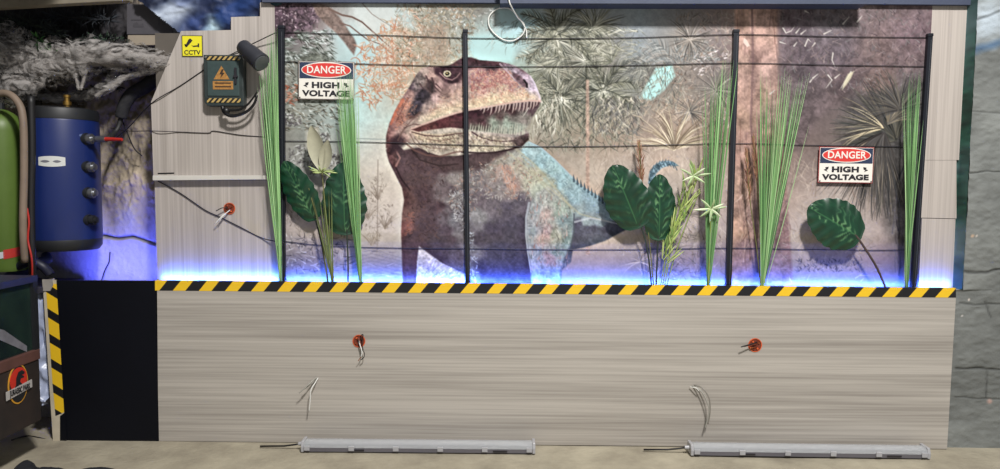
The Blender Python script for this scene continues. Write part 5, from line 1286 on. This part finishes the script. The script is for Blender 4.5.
# emblem
em = [ctrs(a, b) for a, b in ((3, 398), (30, 392))]
ec = ctrs(17.5, 384); 
def EM(y, z, o=.004): return Vector((XC+o, ec.y+y, ec.z+z))
def ellx(a, b2, o, m, nm, n=36, dz=0):
    mb = MB(); vs = [EM(a*math.cos(2*math.pi*k/n), dz+b2*math.sin(2*math.pi*k/n), o) for k in range(n)]; vb = [v-Vector((.003, 0, 0)) for v in vs]
    mb.add(vs+vb, [tuple(range(n)), tuple(range(2*n-1, n-1, -1))]+[(i, (i+1) % n, (i+1) % n+n, i+n) for i in range(n)]); mb.build(nm, m, t)
ra = abs(ctrs(28, 384).y-ctrs(8, 384).y)/2; rb = 19.5*U*.93
ellx(ra, rb, .004, mat('emblem_yellow', (206, 150, 50), .5), 'emblem_ring'); ellx(ra*.9, rb*.92, .0055, dkb, 'emblem_inner'); ellx(ra*.86, rb*.62, .007, mat('emblem_red', (196, 48, 34), .5), 'emblem_disc', dz=rb*.22)
mb = MB()
sk = [(-.75,-.25),(-.35,.0),(-.3,.35),(-.05,.62),(.35,.66),(.62,.52),(.6,.42),(.3,.42),(.55,.3),(.5,.24),(.2,.26),(.1,.1),(.3,-.05),(.2,-.1),(.0,-.02),(-.05,-.3)]
vs = [EM(x*ra*.95, y*rb, .0085) for x, y in sk]; mb.add(vs, [tuple(range(len(vs)))]); mb.build('skeleton_mark', dkb, t)
mb = MB(); vs = [EM(x*ra, y*rb, .0095) for x, y in ((-1.32, -.62), (1.3, -.12), (1.3, .22), (-1.32, -.26))]; vb = [v-Vector((.003, 0, 0)) for v in vs]
vs = [EM(x*ra, y*rb, .0095) for x, y in ((-1.32, -.58), (1.3, -.42), (1.3, -.02), (-1.32, -.14))]
mb.add(vs+[v-Vector((.003, 0, 0)) for v in vs], [(0,1,2,3),(7,6,5,4),(0,4,5,1),(1,5,6,2),(2,6,7,3),(3,7,4,0)]); mb.build('emblem_banner', mat('banner_grey', (176, 172, 170), .5), t)
lt = write('emblem_lettering', 'JURASSIC PARK', rb*.40, EM(0, -rb*.30, .0125), dkb, t, sx=ra/(rb*.40)*.30, offset=.0004, rot=(math.pi/2, 0, math.pi/2))

# wood plank, cartons, beams and gauze above the tank
wp = mat('plank_wood', (128, 120, 106), .7, noise=.15, nscale=12)
mb = MB(); mb.prism(pts([(-30, -6), (130, -14), (130, -6), (60, 2.5), (-30, 11)], -.25), .05)
mb = MB(); mb.prism(pts([(-30, -1), (128, -9), (128, .5), (60, 4), (-30, 9.5)], -.1), .05); o = mb.build('wooden_plank', wp, bevel=.003); tag(o, 'pale wooden plank across the top left corner', 'plank')
cbm = mat('carton_grey', (78, 76, 82), .7, noise=.08); cbb = mat('carton_beige', (160, 148, 132), .7, noise=.08)
t = thing('storage_box', 'grey box with a beige lower rim sitting on the ledge at the upper left', 'box', P(150, 45, .25))
mb = MB(); mb.prism(pts([(126.5, 4), (173, 4), (173, 34.5), (126.5, 34.5)], .20), .16); mb.build('lid', cbm, t, bevel=.003)
mb = MB(); mb.prism(pts([(127.5, 34.3), (173, 34.3), (172.5, 45), (127.5, 45.5)], .205), .15); mb.build('carton', cbb, t, bevel=.003)
for q4 in ([(131,19),(142,19),(142,20.3),(131,20.3)], [(133,23.5),(137,22),(140,25),(143,23),(144,27),(133,27)], [(158,18),(160,18),(160,26),(158,26)], [(162,20),(166,20),(166,25),(162,25)]):
    mb = MB(); mb.prism(pts(q4, .1985), .002); mb.build('printed_mark', mat('print_dark', (70, 68, 74), .7), t)
mb = MB(); mb.tube(spline(pts([(-20, 62, .33), (30, 58, .32), (80, 55, .31), (130, 54, .3), (176, 56, .29)]), 6), .052, 16); o = mb.build('ceiling_pipe', mat('lagging_beige', (150, 138, 122), .8, noise=.15, bump=.3), smooth='all'); tag(o, 'thick beige lagged pipe running across above the blue tank', 'pipe')
# dark fir boughs
fir = mat('fir_needles', (34, 48, 40), .7, attr='paint')
def bough(pl, Y, n, ln, cols, label, seed, w=.006):
    random.seed(seed); t = thing('artificial_branch', label, 'artificial plant', P(*pl[0], Y)); sp_ = spline(pts(pl, Y), 10)
    mb = MB(); mb.tube(sp_, .006, 6, r1=.003); mb.build('twig', mat('twig_brown', (54, 46, 38), .8), t)
    mb = MB()
    for k in range(n):
        q = random.choice(sp_); a = random.uniform(0, 6.28)
        blade(mb, q, q+Vector((math.cos(a)*ln*random.uniform(.5, 1), random.uniform(-.07, .05), math.sin(a)*ln*.7*random.uniform(.4, 1))), w, random.uniform(-.01, .01), .01, tuple(v/255 for v in vary(random.choice(cols), .25)), 4)
    mb.build('needles', fir, t, recalc=False)
DK = [(36,46,44),(26,34,38),(48,58,48)]; GRN = [(60,104,52),(84,134,66),(46,84,48)]
bough([(-6, 24), (25, 22), (60, 34)], .15, 200, .10, DK, 'dark fir branch at the top left corner', 1)
bough([(72, 46), (95, 40), (122, 42)], .18, 200, .07, DK+[(56,84,60)], 'dark fir branch left of the grey box', 2)
bough([(30, 30), (60, 18), (110, 20)], .26, 180, .10, [(30,36,44),(24,28,36)], 'almost black fir branch high in the recess', 3)
bough([(38, 38), (46, 48), (56, 55)], .10, 90, .05, GRN, 'bright green leafy sprig above the gauze', 4, .009)
bough([(98, 92), (110, 86), (124, 88)], .28, 60, .05, DK, 'dark sprig tangled behind the gauze beside the wrapped pipe', 6)
random.seed(9)
# cobweb gauze: lumpy strands and sheets of spun fibre
gz = mat('gauze_white', (150, 145, 142), .95, col2=(112, 106, 102), nscale=7, bump=.8, bscale=50, stretch=(.5, 1, 1.5))
gzo = mat('gauze_wisp', (164, 160, 158), .95, noise=.14, nscale=14)
def wisp():
    nt = gzo.node_tree; N = nt.nodes; L = nt.links
    n = N.new('ShaderNodeTexNoise'); n.inputs['Scale'].default_value = 15; n.inputs['Detail'].default_value = 5; n.inputs['Distortion'].default_value = 1.6
    tc = N.new('ShaderNodeTexCoord'); mp = N.new('ShaderNodeMapping'); mp.inputs['Scale'].default_value = (.5, 1, 1.6); L.new(tc.outputs['Object'], mp.inputs[0]); L.new(mp.outputs[0], n.inputs['Vector'])
    r = N.new('ShaderNodeMapRange'); r.inputs[1].default_value = .46; r.inputs[2].default_value = .62; r.inputs[4].default_value = .75
    L.new(n.outputs['Fac'], r.inputs[0]); L.new(r.outputs[0], N['Principled BSDF'].inputs['Alpha'])
wisp()
def gauze(name, pl, radii, label, seed, seg=20):
    sp_ = spline(pts(pl), 14); n = len(sp_); rr = np.random.default_rng(seed)
    mb = MB(); mb.tube(sp_, lambda k: float(np.interp(k, np.linspace(0, 1, len(radii)), radii)), seg)
    nz = rr.random((n, seg)); nz = (nz+np.roll(nz, 1, 0)+np.roll(nz, 1, 1)+np.roll(nz, -1, 0)+np.roll(nz, -1, 1))/5
    vs = [Vector(v) for v in mb.v]
    for i in range(n):
        for k in range(seg):
            v = vs[i*seg+k]; d = v-sp_[i]; vs[i*seg+k] = sp_[i]+d*(.55+.7*nz[i, k])
    mb.v = [tuple(v) for v in vs]
    core = list(mb.v); fc = list(mb.f)
    o = mb.build(name, gz, smooth='all')
    me = o.data; me.materials.append(gzo)
    bm = bmesh.new(); bm.from_mesh(me)
    for sc_, sd in ((1.28, 1), (1.6, 2)):
        r2 = np.random.default_rng(seed+sd*50); nz = r2.random((n, seg)); nz = (nz+np.roll(nz, 1, 0)+np.roll(nz, 1, 1))/3
        nv = [bm.verts.new(sp_[i]+(Vector(core[i*seg+k])-sp_[i])*(sc_*(.75+.5*nz[i, k]))) for i in range(n) for k in range(seg)]
        for f in fc:
            if len(f) == 4:
                g = bm.faces.new([nv[q] for q in f]); g.material_index = 1; g.smooth = True
    bm.to_mesh(me); bm.free()
    return tag(o, label, 'cobweb', kind='stuff')
gauze('cobweb_gauze', [(-14, 66, .10), (15, 60, .10), (45, 64, .12), (75, 58, .12), (110, 56, .12), (150, 60, .14), (176, 62, .16)], [.10, .12, .085, .07, .06, .045, .03], 'thick grey-white spun cobweb gauze stretched across the recess', 11)
gauze('cobweb_gauze', [(-14, 86, .06), (15, 84, .06), (45, 84, .1)], [.06, .07, .02], 'low grey gauze drooping above the green cylinder', 12)
gauze('cobweb_gauze', [(0, 90, .10), (20, 96, .20), (50, 96, .25), (80, 97, .25), (104, 88, .2), (118, 66, .16)], [.012, .022, .024, .024, .020, .02], 'loose gauze swag draped over the top of the blue tank', 13)
gauze('cobweb_gauze', [(96, 96, .1), (112, 86, .1), (128, 76, .14), (160, 70, .15)], [.01, .014, .012, .01], 'thin twisted gauze strand right of the blue tank', 14)
gauze('cobweb_gauze', [(72, 66, .1), (76, 78, .08), (79, 90, .06)], [.02, .008, .006], 'short gauze thread hanging toward the brass valve', 15)
gauze('cobweb_gauze', [(86, 66, .1), (84, 78, .08), (81, 90, .06)], [.02, .008, .006], 'second gauze thread meeting above the brass valve', 16)
gauze('cobweb_gauze', [(118, 40, .14), (120, 50, .12), (118, 60, .12)], [.01, .03, .03], 'tuft of gauze rising against the grey box', 17)
mb = MB(); mb.box((-3.1, .22, P(60, 62, .25).z-.02), (P(150, 60, .25).x, .38, P(60, 62, .25).z)); o = mb.build('dark_ledge', mat('ledge_dark', (40, 38, 36), .9)); o.name = 'trim_3'; tag(o, kind='structure')
# painted tarp behind the cut boards
def tc_(n, n2):
    ny, nx = n.shape; U_, V_ = np.meshgrid(np.linspace(0, 1, nx), np.linspace(0, 1, ny))
    C = np.ones((ny, nx, 3))*np.array([32, 42, 72])/255.*(1+.5*n2)[..., None]
    for cu, cv, a, b_, col in [(.33, .52, .13, .24, (186, 198, 218)), (.55, .18, .06, .22, (186, 214, 228)), (.80, .25, .05, .2, (120, 150, 168)), (.38, .8, .1, .2, (96, 112, 160)), (.98, .6, .08, .4, (24, 60, 72)), (.46, .3, .07, .16, (54, 74, 130)), (.7, .6, .12, .3, (34, 62, 120))]:
        m_ = np.clip(1.3-np.hypot((U_-cu)/a, (V_-cv)/b_)+n*1.3, 0, 1)[..., None]; C = C*(1-m_)+np.array(col)/255.*m_
    return C
tm_ = mat('painted_tarp', (60, 70, 110), .6, attr='paint', bump=.2)
cloth('painted_tarp', [tuple(P(120, 40, .17)), tuple(P(285, 40, .17)), tuple(P(285, -20, .10)), tuple(P(120, -20, .10))], 110, 50, .035, tm_, 'dark blue painted sheet with pale cloud patches above the left boards', 'painted sheet', 81, tc_,
      hole=lambda c: c.x < P(140, 0, .15).x+max(0, (P(0, 0, .15).z-c.z))/ (32*U)*(40*U) )
# green growth between boards and pier
moss = mat('green_moss', (54, 96, 74), .9, attr='paint')
MXB = P(956, 285, YM).x
def gm_fn():
    ny, nx = 240, 8; x0 = P(968, 7, 0)
    n = noise_img(ny+1, nx+1, 95, [(14, .6), (5, .6), (2.4, .4)])
    C = np.array([30, 70, 58])/255.*(1+.9*n)[..., None]
    k = np.clip(noise_img(ny+1, nx+1, 99, [(30, 1.6), (9, .8)])+.2, 0, 1)[..., None]; C = C*(1-k)+np.array([104, 128, 136])/255.*k
    def fn(u, v):
        zz = P(955, 291, 0).z+(2.42-P(955, 291, 0).z)*v; X = MXB+np.interp(u, [0, .5, 1], [-.07, -.016, -.016])+n*.005; Y = np.interp(u, [0, .5, 1], [.14, .122, .03])+n*.014*(u > .3)
        return np.stack([X, Y, zz], -1)
    o = grid_mesh('moss_strip', nx, ny, fn, moss, C); tag(o, 'green mossy foam filling the gap between the boards and the stone pier', 'moss', kind='stuff')
gm_fn()
# black cloths on the floor at the lower left
bf = mat('black_fabric', (30, 31, 38), .85, noise=.2, bump=.4)
def lump(outline, h, label, seed, nm='black_bag'):
    ctr = sum((PZ(a, b, 0) for a, b in outline), Vector())/len(outline)
    n = 60; ring = spline([PZ(a, b, 0) for a, b in outline]+[PZ(*outline[0], 0)], n//len(outline)+2)[:-1]
    mb = MB(); vs = []; fs = []; M_ = len(ring); K = 7; rr = random.Random(seed)
    for j in range(K+1):
        s = math.cos(j/K*math.pi/2); hh = h*math.sin(j/K*math.pi/2)
        for q in ring:
            v = ctr+(q-ctr)*s; vs.append(Vector((v.x, v.y, .002+hh*(1+rr.uniform(-.25, .25)*(j > 1)))))
    for j in range(K):
        for k in range(M_): fs.append((j*M_+k, j*M_+(k+1) % M_, (j+1)*M_+(k+1) % M_, (j+1)*M_+k))
    mb.add(vs, fs); o = mb.build(nm, bf, smooth='all'); tag(o, label, 'bag')
lump([(8, 480), (15, 468), (26, 461), (34, 465), (40, 470), (66, 470.5), (66, 482), (20, 492)], .02, 'crumpled black fabric lying on the floor at the lower left corner, the peaked one', 1)
lump([(70, 473), (86, 469), (106, 468), (122, 473), (118, 482), (80, 484)], .012, 'flat black fabric on the floor at the bottom edge, right of the peaked one', 2)
# low dark cable along the floor by the upright
cable([(12, 440, -.1), (26, 436, .05), (40, 438, .03), (55, 442, .0)], .004, MATS['cable_black'], 'thin black cable on the floor behind the wooden upright')
